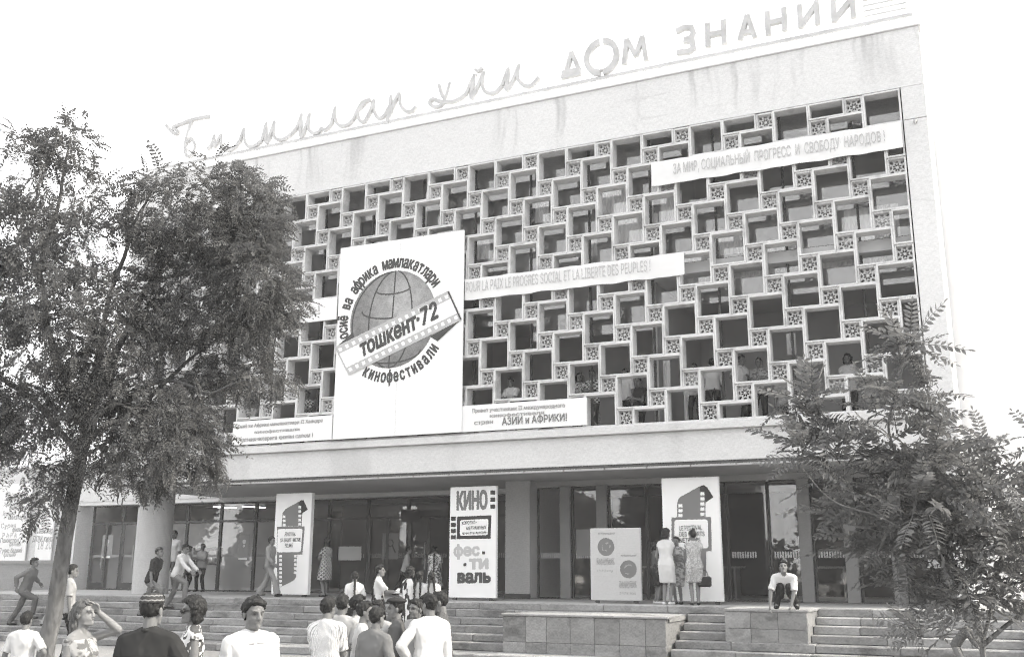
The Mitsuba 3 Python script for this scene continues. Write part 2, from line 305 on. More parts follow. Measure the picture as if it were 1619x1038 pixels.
# reveals, floors, rooms behind the screen
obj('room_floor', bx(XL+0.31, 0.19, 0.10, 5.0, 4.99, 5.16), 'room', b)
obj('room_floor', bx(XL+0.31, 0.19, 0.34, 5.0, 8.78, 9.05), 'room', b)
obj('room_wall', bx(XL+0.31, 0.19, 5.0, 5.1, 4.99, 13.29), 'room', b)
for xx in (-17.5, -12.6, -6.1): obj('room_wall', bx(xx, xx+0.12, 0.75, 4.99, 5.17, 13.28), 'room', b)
YG = 0.56
x = XL+0.4
while x < 0.15:
    x1 = min(x+1.62, 0.18)
    obj('window_bar', bx(x-0.025, x+0.025, YG-0.03, YG+0.03, 5.17, 12.6), 'hall_dark', b)
    pk = obj('window_pane', bx(x+0.03, x1-0.03, YG, YG+0.004, 9.06, 12.9), 'pane', b)
    if R.random() < 0.42: obj('window_pane', bx(x+0.03, x1-0.03, YG+0.02, YG+0.024, 7.55, 8.77), 'pane', b)
    else: obj('window_pane', bx(x+0.03, x1-0.03, YG, YG+0.004, 8.05, 8.77), 'pane', b)
    x = x1
obj('window_rail', bx(XL+0.31, 0.19, YG-0.028, YG+0.028, 9.051, 9.12), 'hall_dark', b)

# ground floor
hallz = 4.16
XP0, XP1 = -10.86, -10.14
obj('pier', bx(XP0, XP1, 2.5, 5.6, ZP, 4.215, 0.012), 'column', b)
cyl = trimesh.creation.cylinder(0.53, 4.21-ZP, sections=40); cyl.apply_translation((-22.4, 1.75, (4.21+ZP)/2))
obj('column', cyl, 'column', b, smooth=40)
# right: fins and tall panes
YR = 3.0; fx = [-10.13]+[-9.13+1.03*k for k in range(10)]
obj('lintel', bx(XP1, 0.19, YR-0.02, YR+0.3, 4.06, 4.215), 'soffit', b)
for k in range(len(fx)-1):
    x0, x1 = fx[k], fx[k+1]
    fr = ring(x1-x0-0.012, 4.055-ZP, 0.035)
    m = upright(extr(fr, 0.07), YR+0.05); m.apply_translation((x0+0.006, 0, ZP))
    w = obj('shop_window', m, 'dark_metal', b)
    obj('pane', bx(x0+0.04, x1-0.04, YR+0.01, YR+0.016, ZP+0.035, 4.02), 'pane', w)
    if k not in (2, 4, 5): obj('fin', bx(x1-0.31, x1-0.02, YR-0.12, YR-0.03, ZP, 4.058, 0.008), 'fin', b)
    zs = 2.19; dsh = [bx(x0+0.10+q*0.062, x0+0.135+q*0.062, YR+0.003, YR+0.006, zs, zs+0.15) for q in range(10)]
    obj('safety_dashes', cat_(dsh), 'paper', w)
for k in range(4):
    obj('plinth', bx(XP0-0.01, XP1+0.02, 2.46, 2.5, ZP+0.0, ZP+0.12), 'hall_dark', b) if k == 0 else None
# left: deeper glass wall with doors
YLW = 5.2; lx = [-28.65]+[-28.65+1.468*k for k in range(1, 13)]
zt_l = 4.02
obj('wing_wall', bx(-40, -29.0, 4.75, 5.5, ZG, 5.6), 'wall', b)
obj('lintel', bx(-29.0, XP0-0.004, 4.77, 5.35, zt_l+0.07, 4.215), 'wall', b)
obj('wing_wall', bx(-28.996, XL-0.006, 4.75, 5.5, 4.22, 5.6), 'wall', b)
for k in range(len(lx)-1):
    x0, x1 = lx[k], min(lx[k+1], XP0)
    m = upright(extr(ring(x1-x0-0.01, zt_l+0.065-ZP, 0.045), 0.09), YLW+0.06); m.apply_translation((x0+0.005, 0, ZP))
    w = obj('entrance_window', m, 'dark_metal', b)
    obj('pane', bx(x0+0.05, x1-0.05, YLW+0.01, YLW+0.016, ZP+0.045, zt_l+0.015), 'pane', w)
    obj('transom', bx(x0+0.05, x1-0.05, YLW-0.03, YLW+0.008, 3.43, 3.50), 'dark_metal', w)
    if k in (0, 1, 8, 9, 10):
        dk = obj('door', cat_([bx(x0+0.70, x0+0.80, YLW-0.045, YLW-0.032, ZP+0.05, 3.42), bx(x0+0.055, x0+0.14, YLW-0.045, YLW-0.032, ZP+0.05, 3.42), bx(x0+0.055, x0+0.80, YLW-0.046, YLW-0.032, ZP+0.05, ZP+0.25)]), 'dark_metal', b)
        obj('handle', tube([(x0+0.66, YLW-0.10, 1.9), (x0+0.66, YLW-0.10, 2.7)], 0.016), 'grey_metal', dk)
    if k >= 6: obj('safety_dashes', cat_([bx(x0+0.10+q*0.072, x0+0.13+q*0.072, YLW+0.002, YLW+0.006, 2.24, 2.37) for q in range(18)]), 'paper_grey', w)
    else: obj('safety_dashes', bx(x0+0.1, x1-0.1, YLW+0.002, YLW+0.006, 2.28, 2.36), 'paper_grey', w)
# halls behind the glass
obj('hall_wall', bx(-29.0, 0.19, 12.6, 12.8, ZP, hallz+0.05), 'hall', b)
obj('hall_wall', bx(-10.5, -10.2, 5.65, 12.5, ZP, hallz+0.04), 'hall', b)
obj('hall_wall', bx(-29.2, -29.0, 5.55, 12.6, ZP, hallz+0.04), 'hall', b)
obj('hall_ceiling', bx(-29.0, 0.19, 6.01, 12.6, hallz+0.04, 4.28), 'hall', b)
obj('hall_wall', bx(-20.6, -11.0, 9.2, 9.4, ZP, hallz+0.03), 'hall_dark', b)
a_, c_ = at(305, 891, 6.3), at(352, 864, 6.3)
obj('hall_partition', bx(-28.9, -20.7, 6.34, 6.44, ZP, 3.46), 'partition', b)
obj('ticket_hatch', bx(a_[0], c_[0], 6.30, 6.338, a_[2], c_[2]), 'hall_dark', b)
obj('ticket_notice', bx(c_[0]-.55, c_[0]-.25, 6.285, 6.298, a_[2]+.08, c_[2]-.1), 'paper_grey', b)
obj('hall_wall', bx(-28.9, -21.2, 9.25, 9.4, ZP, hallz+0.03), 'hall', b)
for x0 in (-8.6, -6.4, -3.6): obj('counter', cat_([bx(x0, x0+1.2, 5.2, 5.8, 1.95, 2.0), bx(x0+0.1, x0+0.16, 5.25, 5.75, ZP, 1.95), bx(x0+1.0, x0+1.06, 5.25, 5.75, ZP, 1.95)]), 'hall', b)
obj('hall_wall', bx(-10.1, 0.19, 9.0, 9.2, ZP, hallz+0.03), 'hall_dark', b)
for (a, c, Y) in (((338, 799), (356, 812), 7.2), ((384, 804), (410, 811), 7.4)):
    p0, p1 = at(*a, Y), at(*c, Y); zc = 4.10
    q = np.array([p0[0], Y, zc]); q2 = np.array([p0[0]+0.30, Y+0.9, zc])
    k = obj('ceiling_lamp', tube([q, q2], 0.025), 'coping_white', b)
    scene[k]['emitter'] = {'type': 'area', 'radiance': rgb(0.7)}

# ------------------------------------------------------------------ roof sign
sg = thing('roof_sign', 'rooftop sign of channel letters, script on the left and block capitals on the right', 'sign')
YSG = 0.12
obj('rail', bx(XL+0.2, 0.42, YSG-0.03, YSG+0.03, 14.14, 14.225), 'sign_metal', sg)
x = XL+0.6
while x < 0.4:
    obj('rail_post', bx(x-0.02, x+0.02, YSG-0.02, YSG+0.02, 14.02, 14.138), 'coping_white', sg); x += 1.34
z1 = lambda x, y: (240+x/2.595, y/2.595)
def ribbon(pts, w=0.098, d=0.10, name='letter'):
    q = np.array([at(*z1(*p), YSG) for p in pts]); s = spline(q[:, [0, 2]], 7)
    from shapely.geometry import LineString
    obj(name, upright(extr(LineString(s).buffer(w/2, cap_style='flat', quad_segs=2).simplify(0.004), d), YSG+0.05), 'sign_metal', sg)
ribbon([(62, 512), (78, 530), (98, 548), (112, 538), (92, 522), (130, 505), (180, 487), (245, 476)])
ribbon([(165, 495), (152, 545), (140, 600), (150, 640), (175, 625), (182, 592), (165, 568), (148, 582)])
ribbon([(232, 612), (250, 590), (262, 556), (260, 600), (290, 553), (289, 600), (310, 615), (340, 607), (365, 575)])
ribbon([(365, 575), (383, 530), (385, 570), (398, 598), (425, 598), (455, 575)])
ribbon([(455, 575), (475, 505), (470, 560), (478, 582), (508, 500), (505, 550), (518, 571), (545, 570), (575, 550)])
ribbon([(575, 550), (600, 520), (620, 470), (612, 540), (622, 556), (652, 468), (648, 525), (665, 546), (690, 542)])
ribbon([(690, 542), (700, 526), (714, 532), (740, 505), (757, 442), (758, 490), (775, 515), (805, 512), (830, 490)])
ribbon([(830, 490), (848, 450), (870, 418), (898, 410), (882, 415), (852, 455), (855, 490), (875, 498), (900, 455), (915, 412), (918, 460), (935, 485), (960, 470), (975, 440)])
ribbon([(986, 388), (978, 450), (966, 515)]); ribbon([(968, 500), (990, 440), (1018, 385), (1025, 430), (1045, 455), (1070, 455), (1087, 435)])
ribbon([(1182, 345), (1195, 392), (1210, 396), (1228, 338)])
ribbon([(1225, 350), (1208, 405), (1188, 432), (1160, 437), (1143, 422), (1155, 406), (1182, 414), (1210, 418), (1250, 412), (1290, 385), (1310, 345), (1330, 303)])
ribbon([(1326, 310), (1312, 398), (1330, 375), (1365, 298), (1360, 350), (1375, 378), (1410, 380), (1440, 350)])
ribbon([(1440, 350), (1467, 283), (1457, 366), (1482, 335), (1510, 268), (1505, 320), (1530, 350), (1560, 350), (1592, 316)])
ribbon([(1330, 283), (1342, 292), (1360, 276)], 0.08)
zz = lambda x, y: (860+x/2.698, y/2.698)
def capital(strokes, w=0.19):
    from shapely.geometry import LineString
    ps = [LineString([(q[0], q[2]) for q in (at(*zz(*p), YSG) for p in s)]).buffer(w*0.43, cap_style='flat', join_style='mitre') for s in strokes]
    obj('letter', upright(extr(unary_union(ps), 0.12), YSG+0.05), 'sign_metal', sg)
capital([[(100, 300), (122, 222)], [(122, 222), (152, 296)], [(78, 330), (160, 312)], [(80, 312), (158, 296)]], 0.13)
oc = at(*zz(249, 243), YSG); O = Point(oc[0], oc[2]).buffer(0.52, 16).difference(Point(oc[0], oc[2]).buffer(0.36, 16))
O = O.difference(sbox(oc[0]-0.05, oc[2]+0.2, oc[0]+0.05, oc[2]+0.7)).difference(sbox(oc[0]-0.05, oc[2]-0.7, oc[0]+0.05, oc[2]-0.4))
obj('letter', upright(extr(affinity.scale(O, 0.92, 1.0), 0.12), YSG+0.05), 'sign_metal', sg)
capital([[(345, 275), (357, 168)], [(357, 168), (395, 240)], [(395, 240), (424, 155)], [(424, 155), (440, 258)]], 0.14)
capital([[(566, 135), (600, 118), (632, 118), (640, 140), (632, 162), (600, 172)], [(600, 172), (636, 176), (640, 205), (620, 220), (570, 225)]], 0.15)
capital([[(703, 200), (702, 100)], [(772, 188), (770, 86)], [(703, 150), (772, 138)]], 0.15)
capital([[(838, 172), (870, 65)], [(870, 65), (902, 160)], [(852, 140), (890, 134)]], 0.14)
capital([[(960, 150), (955, 50)], [(1030, 132), (1026, 34)], [(960, 100), (1028, 84)]], 0.15)
capital([[(1098, 120), (1092, 22)], [(1170, 105), (1164, 4)], [(1098, 112), (1166, 16)]], 0.14)
capital([[(1240, 94), (1236, 0)], [(1322, 76), (1318, -22)], [(1240, 86), (1318, -8)]], 0.14)
capital([[(1255, -32), (1300, -40)]], 0.08)
q0, q1 = at(*zz(1360, 0), YSG), at(*zz(1545, 0), YSG)
for k in range(7): obj('slat', bx(q0[0], q1[0], YSG-0.02, YSG+0.02, 14.36+k*0.135, 14.385+k*0.135), 'sign_metal', sg)

# ------------------------------------------------------------------ banners and the emblem poster on the screen
YB = -0.10
def banner(label, tl, tr, br, bl, Y=YB, name='banner'):
    A, Bq, C, D = (at(*p, Y) for p in (tl, tr, br, bl))
    xl, xr = (A[0]+D[0])/2, (Bq[0]+C[0])/2; z1_, z0_ = (A[2]+Bq[2])/2, (C[2]+D[2])/2
    k = thing(name, label, 'banner')
    if xr-xl > 4 and z1_-z0_ < 1.2:
        n = 70; xs_ = np.linspace(xl, xr, n); u_ = (xs_-xl)/(xr-xl)
        rows_ = []
        for q_, z_ in ((0, z0_), (.5, (z0_+z1_)/2), (1, z1_)):
            sag = 0.018*np.sin(np.pi*((u_*5) % 1))+0.008*np.sin(u_*47)
            rows_.append(np.stack([xs_, Y+0.012+0.010*np.sin(u_*31+q_*1.4)*(1-.5*q_)+0.006*np.sin(u_*83), z_-sag], 1))
        v_ = np.vstack(rows_); f_ = [(r_*n+i_, r_*n+i_+1, r_*n+n+i_+1, r_*n+n+i_) for r_ in (0, 1) for i_ in range(n-1)]
        fr_ = mikit.ply((v_, f_), 'board_cloth', smooth=True); obj('cloth', fr_, None, k)
        obj('batten', [bx(xl, xr, Y+0.035, Y+0.055, z_-.015, z_+.015) for z_ in (z0_+.02, z1_-.03)], 'paper_grey', k)
        return k, xl, xr, z0_, z1_
    m = bx(xl, xr, Y, Y+0.05, z0_, z1_, 0.006)
    obj('panel', m, 'board_white', k)
    return k, xl, xr, z0_, z1_
k, xl, xr, z0_, z1_ = banner('long white banner at upper right with a Russian slogan beginning with two letters', (1029, 255), (1425, 190), (1428, 233), (1031, 291))
labels[k]['label'] = 'long white cloth banner with a Russian slogan at the upper right of the screen'
Yt = YB-0.008
obj('lettering', text_on('ЗА МИР, СОЦИАЛЬНЫЙ  ПРОГРЕСС  И  СВОБОДУ  НАРОДОВ !', (1065, 274), (1400, 222), Yt, 0.26, False), 'ink_light', k)
k, xl, xr, z0_, z1_ = banner('long white cloth banner with a French slogan at the right of the emblem poster', (735, 440), (1081, 396), (1083, 432), (735, 473))
obj('lettering', text_on('POUR LA PAIX LE PROGRES SOCIAL ET LA LIBERTE DES PEUPLES !', (737, 461), (1029, 427), Yt, 0.27, False), 'ink_light', k)
k, xl, xr, z0_, z1_ = banner('white banner end with an exclamation mark between the tree and the emblem poster', (430, 481), (534, 469), (532, 503), (430, 515))
obj('lettering', [text_on('!', (503, 496), (507, 495), Yt, 0.26, False), text_on('ТАРАҚҚИЁТИ УЧУН', (435, 505), (498, 497), Yt, 0.22, False)], 'ink_light', k)
k, xl, xr, z0_, z1_ = banner('white greeting board with three lines of Russian under the screen', (731, 641), (928, 626), (928, 670), (729, 682))
obj('lettering', [text_on('Привет участникам II международного', (747, 651), (894, 642), Yt, 0.095, True), text_on('кинофестиваля', (775, 658.5), (861, 653), Yt, 0.085, True), text_on('стран', (750, 670), (780, 667.5), Yt, 0.10, True)], 'ink_soft', k)
obj('lettering', [text_on('АЗИИ и АФРИКИ!', (794, 670.5), (897, 663.5), Yt, 0.18, True)], 'ink_mid', k)
k, xl, xr, z0_, z1_ = banner('white greeting board with three lines of Uzbek at the lower left of the emblem poster', (369, 667), (526, 653), (525, 693), (367, 703))
obj('lettering', [text_on('Осиё ва Африка мамлакатлари II Халқаро', (376, 675.5), (511, 665.5), Yt, 0.095, True), text_on('кинофестивали', (403, 684), (474, 679), Yt, 0.085, True), text_on('қатнашчиларига қизғин салом !', (380, 697), (495, 689), Yt, 0.11, True)], 'ink_soft', k)
# emblem poster
YP = -0.16
k, xl, xr, z0_, z1_ = banner('huge white poster with a globe and film strip emblem in the middle of the screen', (540, 390), (737, 363), (727, 680), (525, 695), YP, 'emblem_poster')
obj('seam', bx((xl+xr)/2-0.004, (xl+xr)/2+0.004, YP-0.003, YP-0.0005, z0_+0.02, z1_-0.02), 'paper', k)
labels[k]['category'] = 'poster'
ze = lambda x, y: (520+x/3.054, 360+y/3.054)
gc = at(*ze(308, 437), YP); gc = np.array([gc[0], gc[2]])
RG = 0.5*(at(*ze(308, 205), YP)[2]-at(*ze(308, 670), YP)[2])
disc = Point(*gc).buffer(RG, 48)
gm_ = flat(disc, YP-0.0005, 0.006)
uvg = (np.array(gm_.vertices)[:, [0, 2]]-gc)/(2*RG)+0.5
obj('globe', mikit.ply(gm_, 'globe', uv=uvg), None, k)
from shapely.geometry import LineString
lines = []
for yk, rx, ry in ((0.62, 0.40, 0.10), (0.22, 0.72, 0.20), (-0.30, 0.92, 0.26), (-0.7, .66, .2)):
    t = np.linspace(math.pi, 2*math.pi, 24); lines.append(LineString(np.stack([gc[0]+RG*rx*np.cos(t), gc[1]+RG*(yk+ry*np.sin(t))], 1)))
for kx in (-0.55, 0.0, 0.45, -0.95):
    t = np.linspace(-math.pi/2, math.pi/2, 24); lines.append(LineString(np.stack([gc[0]+RG*(kx*np.cos(t)+0.05*np.sin(t)), gc[1]+RG*np.sin(t)], 1)))
gl = unary_union([l.buffer(0.020) for l in lines]).intersection(disc)
obj('meridians', flat(gl, YP-0.0075, 0.002), 'ink_dark', k)
zpoly = lambda pts: Polygon([(q[0], q[2]) for q in (at(*ze(*p), YP) for p in pts)])
A_, B_, C_, D_ = (35, 575), (100, 705), (640, 440), (580, 305)
obj('fold', [flat(zpoly(q), YP-0.010, 0.003) for q in ([(38, 573), (118, 500), (128, 535)], [(640, 440), (527, 545), (490, 521)])], 'ink_dark', k)
strip = zpoly([A_, B_, C_, D_]); obj('film_strip', flat(strip, YP-0.0135, 0.003), 'board_white', k)
lerp = lambda a, c, t: (a[0]+(c[0]-a[0])*t, a[1]+(c[1]-a[1])*t)
perf = []; bands = []
for (s0, s1, i0, i1) in ((A_, D_, B_, C_), (B_, C_, A_, D_)):
    e = [lerp(s0, i0, .02), lerp(s1, i1, .02), lerp(s1, i1, 0.24), lerp(s0, i0, 0.24)]; bands.append(zpoly(e))
    for q in range(17):
        t0, t1 = (q+0.25)/17, (q+0.72)/17
        perf.append(zpoly([lerp(lerp(s0, i0, .07), lerp(s1, i1, .07), t0), lerp(lerp(s0, i0, .07), lerp(s1, i1, .07), t1), lerp(lerp(s0, i0, .19), lerp(s1, i1, .19), t1), lerp(lerp(s0, i0, .19), lerp(s1, i1, .19), t0)]))
obj('perforated_edge', flat(unary_union(bands).difference(unary_union(perf)), YP-0.017, 0.002), 'ink_light', k)
obj('strip_outline', flat(strip.exterior.buffer(0.018), YP-0.0195, 0.002), 'ink_light', k)
obj('strip_end', flat(zpoly([(576, 306), (583, 303), (644, 438), (637, 442)]), YP-0.022, 0.002), 'ink_dark', k)
obj('lettering', text_on('тошкент·72', ze(158, 618), ze(530, 428), YP-0.022, 0.44, True, shear=0.16, fat=0.010), 'ink_dark', k)
def arc_text(s, a0, a1, r, h, inward=False):
    ms = []; n = len(s)
    for i, ch in enumerate(s):
        if ch == ' ': continue
        a = math.radians(a0+(a1-a0)*i/(n-1)); m = text_xy(ch, True); v = np.array(m.vertices); w = v[:, 0].max()+v[:, 0].min()
        sx = h*0.62
        lx_, ly_ = (v[:, 0]-w/2)*sx, v[:, 1]*h
        ux = np.array([math.sin(a), -math.cos(a)]) if not inward else np.array([-math.sin(a), math.cos(a)])
        uy = np.array([math.cos(a), math.sin(a)]) if not inward else -np.array([math.cos(a), math.sin(a)])
        q = gc+r*np.array([math.cos(a), math.sin(a)])+np.outer(lx_, ux)+np.outer(ly_, uy)
        m.vertices = np.stack([q[:, 0], YP-0.001-v[:, 2], q[:, 1]], 1); ms.append(fatten(m, 0.007))
    return ms
obj('lettering', arc_text('осиё ва африка мамлакатлари', 192, 33, RG*1.075, 0.32), 'ink_dark', k)
obj('lettering', arc_text('кинофестивали', 241, 325, RG*1.28, 0.32, True), 'ink_dark', k)

# ------------------------------------------------------------------ standing boards on the terrace
def standing_board(label, tl, tr, br, bl, Y, thick, m='board_white', name='standing_board', side=None):
    A, Bq, C, D = (at(*p, Y) for p in (tl, tr, br, bl))
    xl, xr = (A[0]+D[0])/2, (Bq[0]+C[0])/2; zt_ = (A[2]+Bq[2])/2
    k = thing(name, label, 'poster board')
    obj('panel', bx(xl, xr, Y, Y+thick, ZP+0.06, min(zt_, 4.15), 0.008), m, k)
    obj('foot', cat_([bx(xl+0.1, xl+0.2, Y+0.02, Y+thick-0.02, ZP, ZP+0.06), bx(xr-0.2, xr-0.1, Y+0.02, Y+thick-0.02, ZP, ZP+0.06)]), 'dark_metal', k)
    return k
def film_one(k, Y, pts, scr, hole, light, text, tp):
    obj('film_figure', flat(pxpoly(pts, Y), Y-0.0005, 0.003), 'ink_mid', k)
    obj('film_figure', flat(pxpoly(light, Y), Y-0.004, 0.003), 'ink', k)
    obj('screen_frame', flat(pxpoly(scr, Y), Y-0.004, 0.003), 'ink_mid', k)
    hp = pxpoly(hole, Y); obj('screen_face', flat(hp.buffer(-0.06).buffer(0.06), Y-0.0075, 0.002), 'board_white', k)
    ms = [text_on(t, a, c, Y-0.0095, h) for t, a, c, h in tp]
    obj('lettering', ms, 'ink', k)
def squares(k, Y, cs, w, h, m='board_white'):
    ps = []
    for x, y in cs: ps.append(pxpoly([(x-w/2, y-h/2), (x+w/2, y-h/2), (x+w/2, y+h/2), (x-w/2, y+h/2)], Y))
    obj('perforation', [flat(q, Y-0.0075, 0.002) for q in ps], m, k)
YQ = 0.45
# right
k = standing_board('tall white board with a film strip figure one behind the group of women', (1049, 755), (1139, 751), (1142, 954), (1049, 952), YQ, 0.10)
z9 = lambda x, y: (840+x/4.5125, 740+y/4.5125)
film_one(k, YQ, [z9(*p) for p in ((1043, 350), (1043, 240), (1052, 212), (1070, 195), (1205, 122), (1228, 114), (1245, 118), (1245, 350))]+[z9(1243, 345)],
         [z9(*p) for p in ((1003, 345), (1285, 341), (1290, 583), (1250, 585), (1250, 760), (1050, 760), (1050, 585), (1003, 585))],
         [z9(*p) for p in ((1024, 362), (1262, 358), (1266, 565), (1024, 568))], [z9(*p) for p in ((1228, 114), (1256, 128), (1302, 200), (1245, 238), (1240, 180), (1205, 155), (1205, 125))], None,
         [('LE FESTIVAL', z9(1060, 437), z9(1222, 432), 0.10), ('DES COURTS', z9(1060, 480), z9(1240, 476), 0.10), ('METRAGES', z9(1062, 524), z9(1210, 520), 0.10)])
squares(k, YQ, [z9(1067, y) for y in (262, 296, 330)]+[z9(1223, y) for y in (175, 212, 248, 285, 322)], 6.5, 5)
# left
k = standing_board('tall white board with a film strip figure one, left end of the terrace', (435, 779), (496, 777), (484, 944), (431, 941), YQ+0.3, 0.14)
zl = lambda x, y: (420+x/4.2605, 760+y/4.2605)
Y2 = YQ+0.3
film_one(k, Y2, [zl(*p) for p in ((110, 300), (115, 215), (135, 185), (240, 125), (252, 124), (245, 300))],
         [zl(*p) for p in ((80, 303), (266, 300), (250, 490), (215, 490), (208, 640), (190, 665), (100, 710), (82, 702), (78, 480))],
         [zl(*p) for p in ((85, 318), (252, 315), (240, 472), (80, 475))], [zl(*p) for p in ((240, 125), (258, 123), (286, 188), (240, 218), (246, 165), (222, 150))], None,
         [('FESTIVAL', zl(132, 366), zl(205, 364), 0.10), ('OF SHORT-METRE', zl(100, 406), zl(238, 402), 0.10), ('FILMS', zl(132, 442), zl(184, 440), 0.10)])
squares(k, Y2, [zl(128, y) for y in (235, 262, 290)]+[zl(233, y) for y in (170, 200, 230, 258, 285)]+[zl(104, 500+k_*28) for k_ in range(8)]+[zl(203, 500+k_*28) for k_ in range(5)], 4.2, 4)
# middle
k = standing_board('tall white board with Russian film festival lettering in the middle of the terrace', (713, 769), (786, 766), (784, 948), (709, 945), YQ, 0.10)
Y3 = YQ; zm = zl
obj('lettering', text_on('КИНО', zm(1291, 187), zm(1494, 180), Y3-.0005, 0.44, fat=0.013), 'ink_mid', k)
squares(k, Y3, [zm(1533, y) for y in (72, 120, 167)]+[zm(1268, y) for y in (248, 290, 331, 373)], 7.5, 6.5, 'ink')
obj('screen_frame', flat(pxpoly([zm(*p) for p in ((1290, 232), (1525, 222), (1520, 385), (1288, 388))], Y3).buffer(-.01), Y3-.0005, .003), 'ink', k)
obj('screen_face', flat(pxpoly([zm(*p) for p in ((1313, 258), (1503, 249), (1499, 358), (1311, 364))], Y3).buffer(-.05).buffer(.05), Y3-.004, .002), 'board_white', k)
obj('lettering', [text_on('КОРОТКО-', zm(1325, 290), zm(1425, 283), Y3-.006, .085), text_on('МЕТРАЖНЫХ', zm(1355, 325), zm(1490, 317), Y3-.006, .085), text_on('ФИЛЬМОВ', zm(1325, 354), zm(1490, 348), Y3-.006, .05)], 'ink', k)
obj('lettering', [text_on('фес', zm(1270, 498), zm(1443, 493), Y3-.0005, .27, fat=.012), text_on('ти', zm(1374, 585), zm(1501, 582), Y3-.0005, .30, fat=.014)], 'ink_light', k)
obj('lettering', text_on('валь', zm(1296, 677), zm(1517, 675), Y3-.0005, .29, fat=.014), 'ink_dark', k)
squares(k, Y3, [zm(1471, 478), zm(1345, 557)], 4.6, 4.6, 'ink')
# grey board
YGB = 0.15
k = standing_board('light grey display board with two dark round medallions on the terrace', (937, 834), (1016, 832), (1012, 955), (931, 953), YGB, 0.08, 'board_grey', 'display_board')
zg = lambda x, y: (920+x/6.917, 820+y/6.917)
for (cx, cy) in ((267, 296), (512, 540)):
    c0 = at(*zg(cx, cy), YGB); r0 = (at(*zg(cx, cy-98), YGB)[2]-c0[2])
    cm = Point(c0[0], c0[2]).buffer(r0, 32)
    obj('medallion', flat(cm, YGB-.0005, .003), 'ink_mid', k)
    rr = [Polygon([(c0[0]+r0*q*math.cos(a), c0[2]+r0*q*math.sin(a)) for a, q in zip(np.linspace(0, 2*math.pi, 11)[:-1]+s_, R.uniform(.25, .75, 10))]) for s_ in (0.2, 1.1)]
    obj('relief', flat(rr[0].buffer(0).symmetric_difference(rr[1].buffer(0)).buffer(-.008), YGB-.004, .002), 'ink_soft', k)
obj('lettering', [text_on('КИНОФЕСТИВАЛЬ', zg(165, 492), zg(360, 490), YGB-.0005, .11), text_on('ТАШКЕНТ', zg(165, 470), zg(360, 468), YGB-.0005, .10), text_on('КИНОФЕСТИВАЛЬ', zg(412, 745), zg(605, 743), YGB-.0005, .11), text_on('ТАШКЕНТ', zg(412, 720), zg(605, 718), YGB-.0005, .10)], 'ink_soft', k)
obj('lettering', [text_on('международный', zg(180, 160), zg(365, 158), YGB-.0005, .05, False), text_on('международный', zg(430, 400), zg(600, 398), YGB-.0005, .05, False), text_on('1972 год', zg(165, 570), zg(345, 568), YGB-.0005, .05, False), text_on('1972 год', zg(412, 815), zg(595, 813), YGB-.0005, .05, False)], 'ink_soft', k)
for pts in (((385, 90), (385, 620), (388, 620), (388, 90)), ((130, 620), (375, 620), (375, 624), (130, 624)), ((385, 365), (650, 365), (650, 369), (385, 369))):
    obj('panel_joint', flat(pxpoly([zg(*p) for p in pts], YGB), YGB-.0005, .001), 'ink_light', k)
# papers behind the glass
def paper(label, x0, y0, x1, y1, Y, m='paper_grey', extra=None):
    a, c = at(x0, y1, Y), at(x1, y0, Y); k = thing('notice', label, 'poster')
    obj('sheet', bx(a[0], c[0], Y, Y+0.003, a[2], c[2]), m, k)
    if extra: extra(k, a, c)
    return k
YN = YLW-0.004
def bands(k, a, c):
    w, h = c[0]-a[0], c[2]-a[2]
    obj('title', bx(a[0]+.05*w, a[0]+.85*w, YN-.002, YN-.0005, a[2]+.02*h, a[2]+.1*h), 'board_white', k)
    obj('picture', flat(unary_union([Point(a[0]+.5*w, a[2]+.72*h).buffer(.16*w, 6), Point(a[0]+.5*w, a[2]+.55*h).buffer(.1*w, 6)]), YN-.0005, .002), 'paper', k)
paper('grey poster on the leftmost glass door beside the round column', 160, 844, 180, 881, YN, 'paper_grey', bands)
paper('grey poster on the glass left of the leftmost tall board', 376, 843, 396, 884, YN, 'paper_grey', bands)
paper('wide pale notice on the glass right of the woman in plaid', 535, 862, 572, 884, YN, 'paper')
def loupe(k, a, c):
    w, h = c[0]-a[0], c[2]-a[2]; q = (a[0]+.5*w, a[2]+.62*h)
    s = Point(*q).buffer(.2*w, 8).difference(Point(*q).buffer(.14*w, 8)).union(LineString([(q[0]+.12*w, q[1]-.12*w), (q[0]+.32*w, q[1]-.5*w)]).buffer(.035*w))
    obj('drawing', flat(s, YN-.0005, .002), 'ink_dark', k)
paper('grey poster with a round flower drawing on the middle entrance glass', 604, 841, 631, 882, YN, 'paper_grey', loupe)
paper('small dark sign hung over the middle entrance doors', 634, 803, 664, 824, YN-0.4, 'ink_dark')
paper('pale notice on the right glass half hidden by the grey display board', 912, 835, 936, 877, YR-.004, 'paper_grey')

# ------------------------------------------------------------------ left: programme boards on the wing wall, cheek wall of the stairs
YW = 4.60
k = thing('programme_board', 'large white programme board with many lines of text left of the leaning trunk', 'notice board')
a, c = at(-60, 886, YW), at(52, 762, YW); obj('panel', bx(a[0], c[0], YW, YW+.05, a[2], c[2], .006), 'board_white', k)
zb = lambda x, y: (x/6.486, 740+y/6.486)
rows = [('Индия', 60, 285, 190, 283), ('фильмы', 75, 330, 225, 327), ('Афғонистон', 40, 385, 230, 380), ('фильми', 95, 420, 240, 415), ('Япония', 30, 480, 150, 475), ('кинолари', 85, 518, 268, 512), ('Сурия', 12, 605, 165, 600), ('фильми', 130, 642, 275, 638), ('Р А Р А', 28, 702, 175, 700), ('Покистон', 5, 755, 192, 752), ('фильми', 95, 790, 218, 788), ('Тунис бадиий', 0, 858, 228, 855), ('фильми', 38, 900, 165, 896)]
